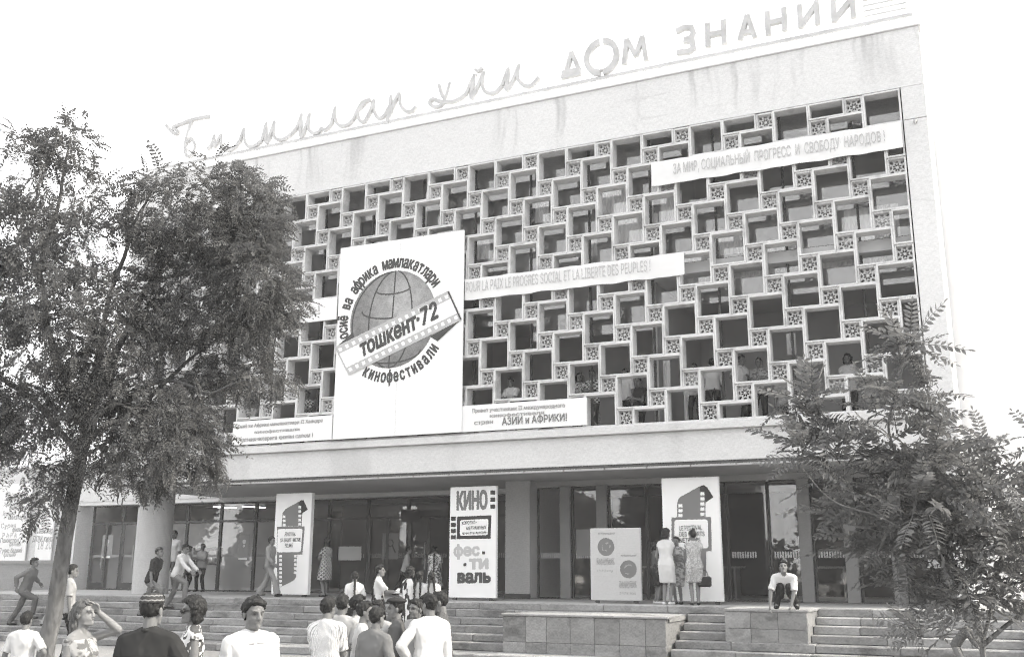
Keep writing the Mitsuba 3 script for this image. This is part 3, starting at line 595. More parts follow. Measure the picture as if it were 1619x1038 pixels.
obj('lettering', [text_on(t, zb(x0, y0), zb(x1, y1), YW-.0005, .17, i % 2 == 1) for i, (t, x0, y0, x1, y1) in enumerate(rows)], 'ink_soft', k)
k = thing('programme_board', 'smaller white board with the show times right behind the leaning tree trunk', 'notice board')
a, c = at(55, 884, YW), at(81, 776, YW); c2 = at(92, 880, YW)
obj('panel', bx(a[0], at(86, 830, YW)[0], YW-.03, YW+.02, a[2], c[2], .006), 'board_white', k)
obj('lettering', [text_on('Сеанслар', zb(380, 660), zb(545, 655), YW-.0305, .22, True), text_on('ДОМ кино', zb(335, 742), zb(545, 738), YW-.0305, .2, True), text_on('18 20', zb(385, 822), zb(530, 818), YW-.0305, .3, False)], 'ink_soft', k)
k = thing('stair_wall', 'sloping stone cheek wall at the left end of the stairs', 'wall')
XW = -29.6
prof = Polygon([(YS-3.4, ZG), (YS-3.4, .35), (YS-.2, 2.05), (4.74, 2.05), (4.74, ZG)])
m = extr(prof, 0.4); v = np.array(m.vertices); m.vertices = np.stack([XW-v[:, 2], v[:, 0], v[:, 1]], 1); m.invert()
obj('face', m, 'column', k)
cp = LineString([(YS-3.45, .37), (YS-.2, 2.09), (4.74, 2.09)]).buffer(.05, cap_style='flat', join_style='mitre')
m = extr(cp, 0.5); v = np.array(m.vertices); m.vertices = np.stack([XW+.05-v[:, 2], v[:, 0], v[:, 1]], 1); m.invert()
obj('coping', m, 'column', k)
k = thing('stair_wall', 'low stone wall at the right end of the stairs behind the young tree', 'wall')
obj('face', bx(1.6, 2.1, YS-3.2, 6, ZG, .9), 'granite_b', k); obj('coping', bx(1.55, 2.15, YS-3.25, 6, .9, .97, .01), 'granite_b', k)

# ------------------------------------------------------------------ curtains behind the screen
G1 = 'curtains drawn behind the openings of the screen'
def curtain(label, x0, y0, x1, y1, m='curtain'):
    Y = 0.78; a, c = at(x0, y1, Y), at(x1, y0, Y); n = 40
    xs_ = np.linspace(a[0], c[0], n); yy = Y+0.025*np.sin(xs_*38)+0.012*np.sin(xs_*91)
    v = np.vstack([np.stack([xs_, yy, np.full(n, z)], 1) for z in (a[2], c[2])]); f = [(i, i+1, n+i+1) for i in range(n-1)]+[(i, n+i+1, n+i) for i in range(n-1)]
    k = thing('window_curtain', label, 'curtain', G1); obj('cloth', trimesh.Trimesh(v, f, process=False), m, k, smooth=True)
G1 = 'curtains drawn behind the openings of the screen'
for (lab, x0, y0, x1, y1) in (('pale curtain in the opening at the right end of the French banner', 1082, 398, 1127, 450), ('pale curtain in the opening up and right of the French banner', 1126, 355, 1180, 405), ('bunched pale curtain near the middle right of the screen', 1160, 405, 1225, 440),
                              ('broad pale curtain below the Russian banner', 1205, 372, 1270, 432), ('light curtain in the second opening from the right edge, mid height', 1290, 400, 1400, 425), ('light curtain at the right edge under the Russian banner', 1340, 320, 1420, 410),
                              ('thin curtain strips in an opening of the lowest rows right of centre', 1083, 615, 1092, 662), ('bright curtain in an upper opening right of the emblem poster', 975, 335, 1040, 385), ('bright curtain beside the upper right corner of the emblem poster', 742, 372, 775, 412),
                              ('bright curtain in an opening left of the Russian banner', 952, 292, 990, 345), ('bright narrow curtain two openings below the screen top, above the French banner', 846, 312, 868, 352), ('bright curtain close above the French banner', 905, 375, 945, 408), ('bright curtain just under the left end of the Russian banner', 1046, 300, 1078, 352),
                              ('narrow curtain in a lower opening right of centre', 1050, 568, 1060, 610), ('narrow dark curtain in an opening above the squatting man', 1245, 525, 1258, 560)):
    curtain(lab, x0, y0, x1, y1)
# ------------------------------------------------------------------ people
ICO = np.array(trimesh.creation.icosphere(subdivisions=1).vertices)
ICO2 = np.array(trimesh.creation.icosphere(subdivisions=2).vertices)
def hull(*sph):
    return m3.Manifold.hull_points(np.vstack([ICO*r+np.asarray(c, float) for c, r in sph]))
def ell(c, r, Rm=None):
    v = ICO2*np.asarray(r, float)
    if Rm is not None: v = v@Rm.T
    return m3.Manifold.hull_points(v+np.asarray(c, float))
def uni(ms): return m3.Manifold.batch_boolean(ms, m3.OpType.Add)
def organic(man, res, it=6, wr=0.0, seed=0, wf=11.0):
    m = man.refine_to_length(res).to_mesh()
    t = trimesh.Trimesh(m.vert_properties[:, :3], m.tri_verts, process=True)
    if it: trimesh.smoothing.filter_taubin(t, lamb=0.5, nu=0.53, iterations=it)
    if wr:
        v = np.array(t.vertices); n = np.array(t.vertex_normals)
        d = meshkit.fbm(v*[wf, wf, wf*0.7]+seed*3.1, 3)-0.5
        t.vertices = v+n*(d*wr)[:, None]
    return t
def ik(a, tgt, l1, l2, hint):
    a, tgt, hint = (np.asarray(q, float) for q in (a, tgt, hint)); d = tgt-a; L = np.linalg.norm(d); u = d/max(L, 1e-6)
    L = min(L, (l1+l2)*0.995); x_ = (l1*l1-l2*l2+L*L)/(2*L); h_ = math.sqrt(max(l1*l1-x_*x_, 0))
    w = hint-u*(hint@u); w /= np.linalg.norm(w)+1e-9
    return a+u*x_+w*h_, a+u*L
SKIN = 0.175
ARM = dict(down=((0.05, 0.03, -0.53), (0.3, -1, 0)), relaxed=((0.07, 0.12, -0.48), (0.5, -1, 0)), hips=((0.04, 0.06, -0.40), (1, -0.5, 0)),
           fold=((-0.20, 0.24, -0.22), (0.6, -0.2, -1)), chest=((-0.12, 0.28, -0.10), (0.6, -0.2, -1)), forward=((-0.02, 0.42, -0.22), (0.3, -0.5, -1)),
           reach=((-0.05, 0.46, -0.30), (0.4, -0.6, -0.6)), shade=((-0.09, 0.13, 0.245), (0.35, 1, -0.1)), sill=((-0.14, 0.36, -0.26), (0.9, 0.1, -0.6)), back=((0.05, -0.24, -0.46), (0.6, -1, 0)), out=((0.36, -0.10, -0.30), (0, -1, 0)), swing=((0.05, 0.25, -0.44), (0.4, -1, 0)), face=((-0.17, 0.20, 0.06), (0.7, 0.3, -1)))
LEGS = dict(stand=((0.10, 0.0, 0), (-0.10, 0.0, 0)), relaxed=((0.13, 0.06, 0), (-0.10, -0.04, 0)), stride=((0.09, 0.34, 0), (-0.09, -0.34, 0.04)), climb=((0.10, 0.36, 0.20), (-0.09, -0.30, 0.0)), close=((0.07, 0.02, 0), (-0.07, -0.02, 0)), squat=((0.20, 0.06, 0), (-0.20, 0.06, 0)))
def person(label, pos, face, H=1.70, lean=0, side=0, twist=0, drop=0.0, legs='relaxed', arms=('down', 'down'), head=(0, 0), hair='short', female=False, group=None,
           top='c_white', sleeve=0.42, bottom='c_dark', skirt=None, hem=0.0, flare=0.0, shoes='shoe', res=0.026, collar=False, cap=None, extra=None, skin=SKIN, glasses=False, bare=False):
    """pos: ground point; face: degrees, 0 looks along +y (away), 90 along +x, 180 towards the camera side. Local axes: x right, y ahead, z up."""
    s = H/1.72; seed = COUNT.get('person', 0)
    key = thing('person', label, 'person', group)
    rs = res/s
    Pv = np.array([0, 0, 0.90-drop]); ly = math.radians(lean); lx = math.radians(side)
    up = np.array([math.sin(lx), math.sin(ly)*math.cos(lx), math.cos(ly)*math.cos(lx)])
    fwd = np.array([0, math.cos(ly), -math.sin(ly)]); tw = math.radians(twist)
    rgt = np.cross(fwd, up); rgt /= np.linalg.norm(rgt); fwd = np.cross(up, rgt)
    rgtT = rgt*math.cos(tw)-fwd*math.sin(tw); fwdT = fwd*math.cos(tw)+rgt*math.sin(tw)
    if lean > 25: Pv = Pv+np.array([0, -0.12*math.sin(ly), 0])
    L = lambda x, y, z: Pv+rgtT*x+fwdT*y+up*z          # chest frame
    sw = 0.155 if female else 0.178
    sh = [L(sw, -0.005, 0.492), L(-sw, -0.005, 0.492)]
    hips = [Pv+rgt*0.088, Pv-rgt*0.088]
    lg = LEGS[legs] if isinstance(legs, str) else legs
    body, shirt, trou = [], [], []
    knees, ank = [], []
    for q in (0, 1):
        tg = np.array([lg[q][0], lg[q][1], 0.085+lg[q][2]])
        kn, an = ik(hips[q], tg, 0.43, 0.415, np.array([0.35*(1-2*q) if legs == 'squat' else 0.04*(1-2*q), 1, 0.15]))
        knees.append(kn); ank.append(an)
        toe = np.array([0.02*(1-2*q), 0.145, -0.045]); pitchf = -0.05 if tg[1] < -0.2 else 0
        body += [hull((hips[q], 0.085), (hips[q]*0.35+kn*0.65, 0.066), (kn, 0.054)), hull((kn, 0.053), (kn*0.68+an*0.32+[0, -0.012, 0], 0.054), (an, 0.036)),
                 hull((an, 0.038), (an+[0, -0.035, -0.045], 0.034), (an+toe, 0.026)), hull((an+[0, -0.03, -0.045], 0.034), (an+toe*[1, .7, 1], 0.033), (an+toe, 0.026))]
    tor = [((L(0.075, 0, 0.06)), 0.10), ((L(-0.075, 0, 0.06)), 0.10)]
    wst = [((L(0.06, 0, 0.24)), 0.088), ((L(-0.06, 0, 0.24)), 0.088)]
    cst = [((L(0.085, 0.005, 0.40)), 0.098), ((L(-0.085, 0.005, 0.40)), 0.098)]
    shl = [((L(sw-0.02, -0.005, 0.50)), 0.056), ((L(-sw+0.02, -0.005, 0.50)), 0.056), ((L(0, -0.015, 0.545)), 0.055)]
    bust = [((L(0.07, 0.075, 0.36)), 0.058), ((L(-0.07, 0.075, 0.36)), 0.058)] if female else []
    hp = [(hips[0], 0.098 if not female else 0.108), (hips[1], 0.098 if not female else 0.108)]
    def trunk(g):
        e = lambda A: [(c, r+g) for c, r in A]
        out = [hull(*e(hp), *e(tor)), hull(*e(tor), *e(wst)), hull(*e(wst), *e(cst)), hull(*e(cst), *e(shl))]
        if bust: out.append(hull(*e(bust), *e(cst)))
        return out
    body += trunk(0.0)
    # head
    hy, hpch = math.radians(head[0]), math.radians(head[1])
    Rh = np.stack([rgt*math.cos(hy)-np.array([0, 1, 0])*math.sin(hy), np.array([0, math.cos(hy), 0])+rgt*math.sin(hy), [0, 0, 1]], 1)
    Rh = Rh@rot(-hpch, 'x')
    nb = L(0, -0.01, 0.56); hc = nb+up*0.055*0.6+np.array([0, 0, 0.125])+Rh[:, 1]*0.025
    Hd = lambda x, y, z: hc+Rh@np.array([x, y, z])
    body += [hull((nb-up*0.04, 0.058), (Hd(0, -0.015, -0.07), 0.052)), ell(Hd(0, -0.012, 0.03), (0.074, 0.093, 0.092), Rh), ell(Hd(0, 0.018, -0.035), (0.062, 0.074, 0.078), Rh),
             hull((Hd(0, 0.078, -0.092), 0.018), (Hd(0.035, 0.03, -0.085), 0.022), (Hd(-0.035, 0.03, -0.085), 0.022), (Hd(0, 0.06, -0.05), 0.03)),
             hull((Hd(0, 0.086, 0.018), 0.010), (Hd(0, 0.104, -0.022), 0.013), (Hd(0.013, 0.092, -0.028), 0.010), (Hd(-0.013, 0.092, -0.028), 0.010)),
             hull((Hd(0.042, 0.068, 0.030), 0.014), (Hd(-0.042, 0.068, 0.030), 0.014), (Hd(0, 0.080, 0.028), 0.012)),
             ell(Hd(0.077, -0.012, -0.006), (0.011, 0.020, 0.032), Rh), ell(Hd(-0.077, -0.012, -0.006), (0.011, 0.020, 0.032), Rh),
             hull((Hd(0.016, 0.083, -0.058), 0.009), (Hd(-0.016, 0.083, -0.058), 0.009))]
    # arms and hands
    arms_pts = []
    for q in (0, 1):
        sg_ = 1-2*q; spec = ARM[arms[q]] if isinstance(arms[q], str) else arms[q]
        t_, h_ = np.array(spec[0], float), np.array(spec[1], float)
        free = rgtT*0
        fx_, ux_ = (fwdT, np.array([0, 0, 1.0])) if not (isinstance(arms[q], str) and arms[q] in ('chest', 'fold', 'face')) else (fwdT, up)
        tgt = sh[q]+rgtT*t_[0]*sg_+fx_*t_[1]+ux_*t_[2]; hn = rgtT*h_[0]*sg_+fx_*h_[1]+ux_*h_[2]
        el, wr_ = ik(sh[q], tgt, 0.285, 0.25, hn); arms_pts.append((sh[q], el, wr_))
        body += [hull((sh[q], 0.048), (el, 0.039)), hull((el, 0.039), (el*0.6+wr_*0.4, 0.037), (wr_, 0.026))]
        d = wr_-el; d /= np.linalg.norm(d); n = -rgtT*sg_; n = n-d*(n@d); n /= np.linalg.norm(n)+1e-9; w = np.cross(n, d)
        if w@fwdT < 0: w = -w
        kc = wr_+d*0.082
        body.append(hull((wr_, 0.022), (kc+w*0.030, 0.014), (kc-w*0.030, 0.013), (wr_+d*0.03+w*0.022, 0.016)))
        for fi, (off, ln) in enumerate(((0.031, 0.072), (0.011, 0.080), (-0.010, 0.074), (-0.030, 0.058))):
            p0 = kc+w*off; dd = d; cu = 0.30+0.06*fi
            for g in range(3):
                dd = dd*math.cos(cu)+n*math.sin(cu); p1 = p0+dd*ln*(0.44, 0.31, 0.25)[g]
                body.append(hull((p0, 0.0098-0.001*g), (p1, 0.0088-0.001*g))); p0 = p1
        tb = wr_+d*0.030+w*0.026; t1_ = tb+(w*0.62+d*0.70+n*0.25)*0.038; t2_ = t1_+(w*0.15+d*0.85+n*0.4)*0.034
        body += [hull((tb, 0.014), (t1_, 0.0115)), hull((t1_, 0.011), (t2_, 0.009))]
    rad = math.radians(face); fw_, rg_ = np.array([math.sin(rad), math.cos(rad), 0]), np.array([math.cos(rad), -math.sin(rad), 0])
    Mw = np.stack([rg_, fw_, [0, 0, 1]], 1)*s; pos = np.asarray(pos, float)
    def put(t):
        v = np.array(t.vertices); t2 = t.copy(); uv = np.stack([np.arctan2(v[:, 0], -v[:, 1]*np.sign(1))*0.16, v[:, 2]], 1)
        t2.vertices = v@Mw.T+pos
        return t2, uv
    def emit(nm, man, m, it=5, wr=0.0, r=None, parent=None, wf=11.0):
        t = organic(man, r or rs, it, wr, seed, wf); t2, uv = put(t)
        return obj(nm, mikit.ply(t2, m, smooth=True, uv=uv), None, parent or key)
    bm = organic(uni(body), rs*0.85, 5)
    v = np.array(bm.vertices); hv = (v-hc)@Rh
    col = np.full(len(v), skin)
    def blob(c, r): return np.exp(-(((hv-np.array(c))/np.array(r))**2).sum(1)*1.2)
    for sx_ in (1, -1):
        col *= 1-0.85*np.clip(1.3*blob((0.032*sx_, 0.082, 0.004), (0.017, 0.03, 0.009)), 0, 1)
        col *= 1-0.75*np.clip(blob((0.034*sx_, 0.085, 0.029), (0.022, 0.03, 0.006)), 0, 1)
    col *= 1-0.45*np.clip(blob((0, 0.09, -0.056), (0.024, 0.03, 0.007)), 0, 1)
    t2, _ = put(bm)
    scene[key] = mikit.ply(t2, 'skin', smooth=True, color=np.repeat(col[:, None], 3, 1))
    # clothes
    sl = sleeve
    def sleeves(g):
        out = []
        for a_, e_, w_ in arms_pts:
            if sl <= 0: continue
            if sl <= 0.5:
                f = sl/0.5; p = a_*(1-f)+e_*f; d = (p-a_)/np.linalg.norm(p-a_)
                out.append(hull((a_, 0.050+g), (p, 0.052+g)).trim_by_plane((-d).tolist(), float(-d@p)))
            else:
                f = (sl-0.5)/0.5; p = e_*(1-f)+w_*f; d = (p-e_)/np.linalg.norm(p-e_)
                out += [hull((a_, 0.050+g), (e_, 0.044+g)), hull((e_, 0.044+g), (p, 0.036+g)).trim_by_plane((-d).tolist(), float(-d@p))]
        return out
    if top:
        g = 0.016; sm = trunk(g)
        zl = (Pv+up*(-0.04 if skirt is None and hem == 0 else -hem))[2]
        sm = uni(sm+sleeves(g)) if sleeves(g) else uni(sm)
        nk = L(0, 0.02, 0.555); sm = sm.trim_by_plane((-up*1.0+fwdT*-0.35).tolist(), float((-up-fwdT*0.35)@nk)) if not bare else sm.trim_by_plane((-up).tolist(), float(-up@L(0, 0, 0.50)))
        if skirt is None: sm = sm.trim_by_plane(up.tolist(), float(up@(Pv-up*(0.05+hem))))
        sk = emit('dress' if skirt and bottom == top else 'shirt', sm, top, 4, 0.034, parent=key, wf=14.0)
        if collar:
            cs = []
            for q in (1, -1):
                cs.append(hull((L(0.055*q, -0.03, 0.575), 0.016), (L(0.058*q, 0.03, 0.558), 0.014))); cs.append(hull((L(0.058*q, 0.03, 0.558), 0.014), (L(0.018*q, 0.085, 0.505), 0.010), (L(0.065*q, 0.085, 0.50), 0.008)))
            cs.append(hull((L(0.055, -0.03, 0.575), 0.016), (L(0, -0.07, 0.58), 0.015))); cs.append(hull((L(-0.055, -0.03, 0.575), 0.016), (L(0, -0.07, 0.58), 0.015)))
            emit('collar', uni(cs), collar if isinstance(collar, str) else top, 2, parent=key)
    if skirt:
        hz = skirt; ring_ = [(c, r+0.018) for c, r in hp]+[(c, r+0.012) for c, r in wst]
        kk = [(np.array([k_[0]*1.0, k_[1], hz+0.0]), 0.115+flare) for k_ in (hips[0]*0.4+knees[0]*0.6, hips[1]*0.4+knees[1]*0.6)]
        sm = hull(*ring_, *kk).trim_by_plane((0, 0, 1), hz).trim_by_plane((-up).tolist(), float(-up@L(0, 0, 0.23)))
        emit('skirt', sm, bottom, 3, 0.030, wf=13.0)
    elif bottom:
        tm = [hull(*[(c, r+0.004) for c, r in hp], *[(c, r-0.006) for c, r in tor]).trim_by_plane((-up).tolist(), float(-up@L(0, 0, 0.10)))]
        for q in (0, 1):
            d = ank[q]-knees[q]; d = d/np.linalg.norm(d); e_ = ank[q]+d*0.03
            tm += [hull((hips[q]-[0, 0, .03], 0.096), (knees[q], 0.072)), hull((knees[q], 0.072), (e_, 0.058+flare)).trim_by_plane((-d).tolist(), float(-d@e_))]
        emit('trousers', uni(tm), bottom, 4, 0.020)
    for q in (0, 1):
        an = ank[q]; toe = np.array([0.02*(1-2*q), 0.15, -0.048])
        sm = uni([hull((an+[0, -0.035, -0.045], 0.042), (an+toe*[1, .7, 1], 0.041), (an+toe, 0.033))]).trim_by_plane((0, 0, 1), float(an[2]-0.083)).trim_by_plane((0, 0, -1), float(-(an[2]-0.018)))
        emit('shoe', sm, shoes, 1)
    # hair
    hm = 'hair'
    if hair:
        if hair.startswith('brown'): hm = 'hair_brown'; hair = hair[6:] or 'short'
        k_ = {'short': 1.0, 'thick': 1.07, 'curly': 1.24, 'bob': 1.10, 'long': 1.06, 'braid': 1.03, 'braids': 1.03, 'bun': 1.04, 'crop': 0.97}[hair]
        cap_ = ell(Hd(0, -0.014, 0.034), (0.083*k_, 0.102*k_, 0.100*k_), Rh)
        n_ = Rh@np.array([0, 0.80, -0.60]); cap_ = cap_.trim_by_plane((-n_).tolist(), float(-n_@Hd(0, 0.040, 0.058)))
        zl_ = -0.075 if hair not in ('bob', 'curly', 'long') else -0.10
        cap_ = cap_.trim_by_plane(Rh[:, 2].tolist(), float(Rh[:, 2]@Hd(0, 0, zl_)))
        hs = [cap_, hull((Hd(0.040, 0.058, 0.094), 0.020), (Hd(-0.05, 0.052, 0.088), 0.022), (Hd(0, 0.02, 0.112), 0.03))]
        if hair in ('bob', 'curly'): hs += [hull((Hd(0.078*q, -0.02, 0.03), 0.035*k_), (Hd(0.074*q, -0.03, -0.075), 0.032*k_), (Hd(0, -0.075, -0.07), 0.04)) for q in (1, -1)]
        if hair == 'long': hs.append(hull((Hd(0, -0.07, 0.02), 0.07), (Hd(0.05, -0.085, -0.2), 0.03), (Hd(-0.05, -0.085, -0.2), 0.03)))
        if hair == 'bun': hs.append(ell(Hd(0, -0.05, 0.13), (0.05, 0.05, 0.045), Rh))
        emit('hair', uni(hs), hm, 2, 0.030, r=rs*0.6, wf=46.0)
        if hair in ('braid', 'braids'):
            for q in ((0,) if hair == 'braid' else (1, -1)):
                ch = [hull((Hd(0.05*q, -0.085, -0.05), 0.03), (L(0.07*q, -0.135, 0.46), 0.022))]
                for z_ in np.linspace(0.46, 0.0, 9): ch.append(ell(L(0.07*q, -0.135-0.012*math.sin(z_*60), z_), (0.026, 0.022, 0.036)))
                emit('braid', uni(ch), hm, 1, 0.008)
    if cap:
        if cap == 'skullcap':
            cm = ell(Hd(0, -0.014, 0.05), (0.088, 0.105, 0.10), Rh).trim_by_plane(Rh[:, 2].tolist(), float(Rh[:, 2]@Hd(0, 0, 0.055))).trim_by_plane((-Rh[:, 2]).tolist(), float(-Rh[:, 2]@Hd(0, 0, 0.130)))
            emit('skullcap', cm, 'c_cap', 1)
        elif cap == 'flat':
            cm = uni([ell(Hd(0, -0.01, 0.095), (0.105, 0.125, 0.042), Rh), hull((Hd(0.05, 0.095, 0.075), 0.012), (Hd(-0.05, 0.095, 0.075), 0.012), (Hd(0, 0.145, 0.062), 0.010))])
            emit('cap', cm, 'c_dark', 1)
        elif cap == 'scarf':
            cm = uni([ell(Hd(0, -0.016, 0.034), (0.088, 0.108, 0.106), Rh).trim_by_plane((-(Rh@np.array([0, 0.8, -0.6]))).tolist(), float(-(Rh@np.array([0, 0.8, -0.6]))@Hd(0, 0.06, 0.036)))])
            emit('headscarf', cm, 'c_mid', 2, 0.01)
    if glasses:
        emit('sunglasses', uni([hull((Hd(0.034*q, 0.094, 0.006), 0.012), (Hd(0.050*q, 0.088, 0.004), 0.016), (Hd(0.03*q, 0.096, -0.004), 0.015)) for q in (1, -1)]+[hull((Hd(0.02, 0.1, 0.01), 0.004), (Hd(-0.02, 0.1, 0.01), 0.004))]+[hull((Hd(0.06*q, 0.08, 0.008), 0.005), (Hd(0.084*q, -0.01, 0.006), 0.005)) for q in (1, -1)]), 'ink', 0)
    if extra: extra(key, lambda p: np.asarray(p)@Mw.T+pos, arms_pts, L, Hd)
    return key

def stand(px_, py, Y, z=ZP):            # ground point under a pixel column at a depth
    q = at(px_, py, Y); return np.array([q[0], Y, z])
def tall(px_, py, Y, z):                # and the height that reaches the pixel
    q = at(px_, py, Y); return float(q[2]-z)
def near(px_, py, D, z=ZG):
    q = atd(px_, py, D); return np.array([q[0], q[1], z]), float(q[2]-z)
def who(label, hx, hy, Y, z, face, add=0.0, **kw):
    H = max(1.15, tall(hx, hy, Y, z)+add); return person(label, stand(hx, hy, Y, z), face, H, **kw)
z_step = lambda Y: ZP if Y > YS else max(ZG, ZP-STEP_H*math.ceil((YS-Y)/STEP_T))

# on the terrace, left to right
who('man in a white T-shirt standing tall beside the round column, looking down', 277, 838, 3.6, ZP, 172, head=(0, 18), hair='thick', top='c_white', bottom='c_mid')
who('man in white shirt and dark trousers standing with bowed head beside the one facing out', 300, 862, 4.2, ZP, 70, head=(0, 25), top='c_offwhite', bottom='c_black', arms=('relaxed', 'fold'))
who('man in pale shirt and black trousers standing before the dark ticket hatch, facing out', 322, 859, 4.4, ZP, 175, top='c_light', bottom='c_black', arms=('down', 'fold'))
who('man in a white long-sleeved shirt on the upper steps stretching an arm forward', 283, 864, -1.3, z_step(-1.3), 82, add=0.10, lean=20, legs='climb', arms=('reach', 'forward'), top='c_white', sleeve=0.95, bottom='c_grey', head=(-5, 15))
who('man in a dark polo shirt and patterned cap striding up the left steps', 243, 867, -1.7, z_step(-1.7)-0.05, 78, add=0.05, lean=16, legs='climb', arms=('down', 'back'), top='c_dark', bottom='c_grey', cap='skullcap', head=(0, -4))
who('young man in a grey denim suit with flared trousers walking past the leftmost tall board', 430, 848, 0.1, ZP, 80, legs='stride', arms=('swing', 'back'), top='c_denim', sleeve=0.9, bottom='c_denim', flare=0.05, hair='thick')
who('woman in a dark plaid dress standing right of the leftmost tall board', 518, 851, 1.2, ZP, 285, female=True, legs='close', arms=('fold', 'chest'), top='c_plaid', bottom='c_plaid', sleeve=0.3, skirt=0.50, flare=0.07, hair='bob', head=(0, -8))
who('man in pale shirt and dark trousers stepping up to the middle doors', 640, 866, 2.6, ZP, 60, add=0.05, lean=14, legs='stride', arms=('relaxed', 'down'), top='c_light', bottom='c_black', sleeve=0.6)
who('woman with long dark braid in loose flowered dress, seen from behind at the doors', 688, 862, 1.8, ZP, -20, female=True, legs='close', top='c_floral', bottom='c_floral', sleeve=0.42, skirt=0.35, flare=0.10, hair='braid', arms=('relaxed', 'down'))
def bag(key, W, arms_pts, L, Hd):
    w = W(arms_pts[0][2]); c = w+np.array([0.03, -0.02, -0.24])
    k = thing('handbag', 'dark handbag hanging from the hand of the woman in the printed dress', 'bag')
    obj('body', bx(c[0]-.15, c[0]+.15, c[1]-.045, c[1]+.045, c[2]-.16, c[2]+.06, .03), 'c_dark', k)
    t = np.linspace(0, math.pi, 12); obj('strap', tube(np.stack([c[0]+.08*np.cos(t), np.full(12, c[1]), c[2]+.055+.14*np.sin(t)], 1), .009, 6), 'c_dark', k)
who('woman in a dark dress half hidden behind the woman in white', 1036, 856, 0.25, ZP, 60, female=True, legs='close', top='c_mid', bottom='c_dark', sleeve=0.2, skirt=0.50, hair='bob', arms=('fold', 'chest'), shoes='shoe_white')
who('woman in a plain white sleeveless dress and white shoes, seen from behind', 1052, 836, -0.35, ZP, 10, female=True, legs='close', top='c_white', bottom='c_white', sleeve=0.12, skirt=0.50, flare=0.0, hair='curly', arms=('fold', 'relaxed'), shoes='shoe_white', head=(30, 10))
who('woman in a dim flowered dress facing out between two other women', 1070, 848, 0.1, ZP, 188, female=True, legs='close', top='c_soft', bottom='c_soft', sleeve=0.4, skirt=0.46, hair='crop', arms=('fold', 'fold'))
who('woman in pale printed dress with hair up and a dark bag in her hand', 1096, 838, -0.35, ZP, -20, female=True, legs='close', top='c_print', bottom='c_print', sleeve=0.14, skirt=0.52, hair='bun', arms=('down', 'face'), extra=bag, head=(-30, 5))
# the squatting man
person('man in a white shirt squatting on the granite pedestal with forearms over his knees', stand(1244, 958, -1.75, ZP+0.012), 172, 1.74, lean=56, drop=0.60, legs=((0.17, 0.10, 0), (-0.19, 0.10, 0)), arms=(((0.13, 0.30, -0.36), (0.9, -0.2, 0.3)), ((-0.10, 0.30, -0.40), (0.9, -0.2, 0.3))), top='c_white', bottom='c_dark', hair='short', head=(0, -14), res=0.022)
# girls on the steps
who('schoolgirl in a white blouse with one long dark braid, leftmost girl on the steps', 562, 903, -3.2, ZP-6*STEP_H, -35, female=True, top='c_white', bottom='c_black', sleeve=0.4, skirt=0.5, hair='braid', legs='close', arms=('relaxed', 'down'))
def sheet(key, W, arms_pts, L, Hd):
    w = W(arms_pts[0][2]); k = thing('paper_sheet', 'white sheet of paper in the hands of the girl on the steps', 'paper')
    m = bx(-.14, .14, -.1, .1, 0, .002); m.apply_transform(trimesh.transformations.rotation_matrix(0.5, (1, 0, 0))); m.apply_translation(w+np.array([.08, .0, .03])); obj('sheet', m, 'paper', k)
who('girl in a white T-shirt holding a sheet of paper before her, on the steps', 601, 893, -3.0, ZP-6*STEP_H, 62, female=True, top='c_white', bottom='c_black', sleeve=0.42, skirt=0.55, hair='braid', legs='close', arms=('forward', 'forward'), extra=sheet, head=(0, 0))
who('woman in a bold black and white dress standing on the steps', 649, 896, -3.0, ZP-6*STEP_H, 20, female=True, top='c_ikat', bottom='c_ikat', sleeve=0.5, skirt=0.4, flare=0.06, hair='bob', legs='close', arms=('fold', 'relaxed'))
who('girl with two long braids over a pale blouse, left of a pair on steps', 664, 903, -3.0, ZP-6*STEP_H, -10, female=True, top='c_offwhite', bottom='c_black', sleeve=0.4, skirt=0.5, hair='braids', legs='close')
who('girl with two long braids over a pale blouse, right of a pair on steps', 683, 904, -3.0, ZP-6*STEP_H, -30, female=True, top='c_offwhite', bottom='c_black', sleeve=0.4, skirt=0.5, hair='braids', legs='close')
# at the far left
who('man in a dark suit bounding up the left stairs with his arms flung back', 44, 886, -2.2, z_step(-2.2)-0.05, 72, add=0.10, lean=18, legs=((0.09, 0.34, 0.22), (-0.09, -0.38, 0.0)), arms=('back', 'out'), top='c_grey', sleeve=0.95, bottom='c_mid', hair='thick')
who('man in a checked shirt and pale trousers climbing behind the leaning trunk', 90, 896, -2.3, z_step(-2.3), 70, add=0.10, lean=14, legs='climb', top='c_check', bottom='c_light', sleeve=0.45, hair='thick', arms=('swing', 'back'))
q = near(115, 893, 19.5); person('person in a pale top and black trousers standing just right of the trunk', q[0]+[0, 0, 0.155], 40, q[1]-0.155, top='c_light', bottom='c_black', sleeve=0.4, hair='thick', legs='stand', hem=0.0)
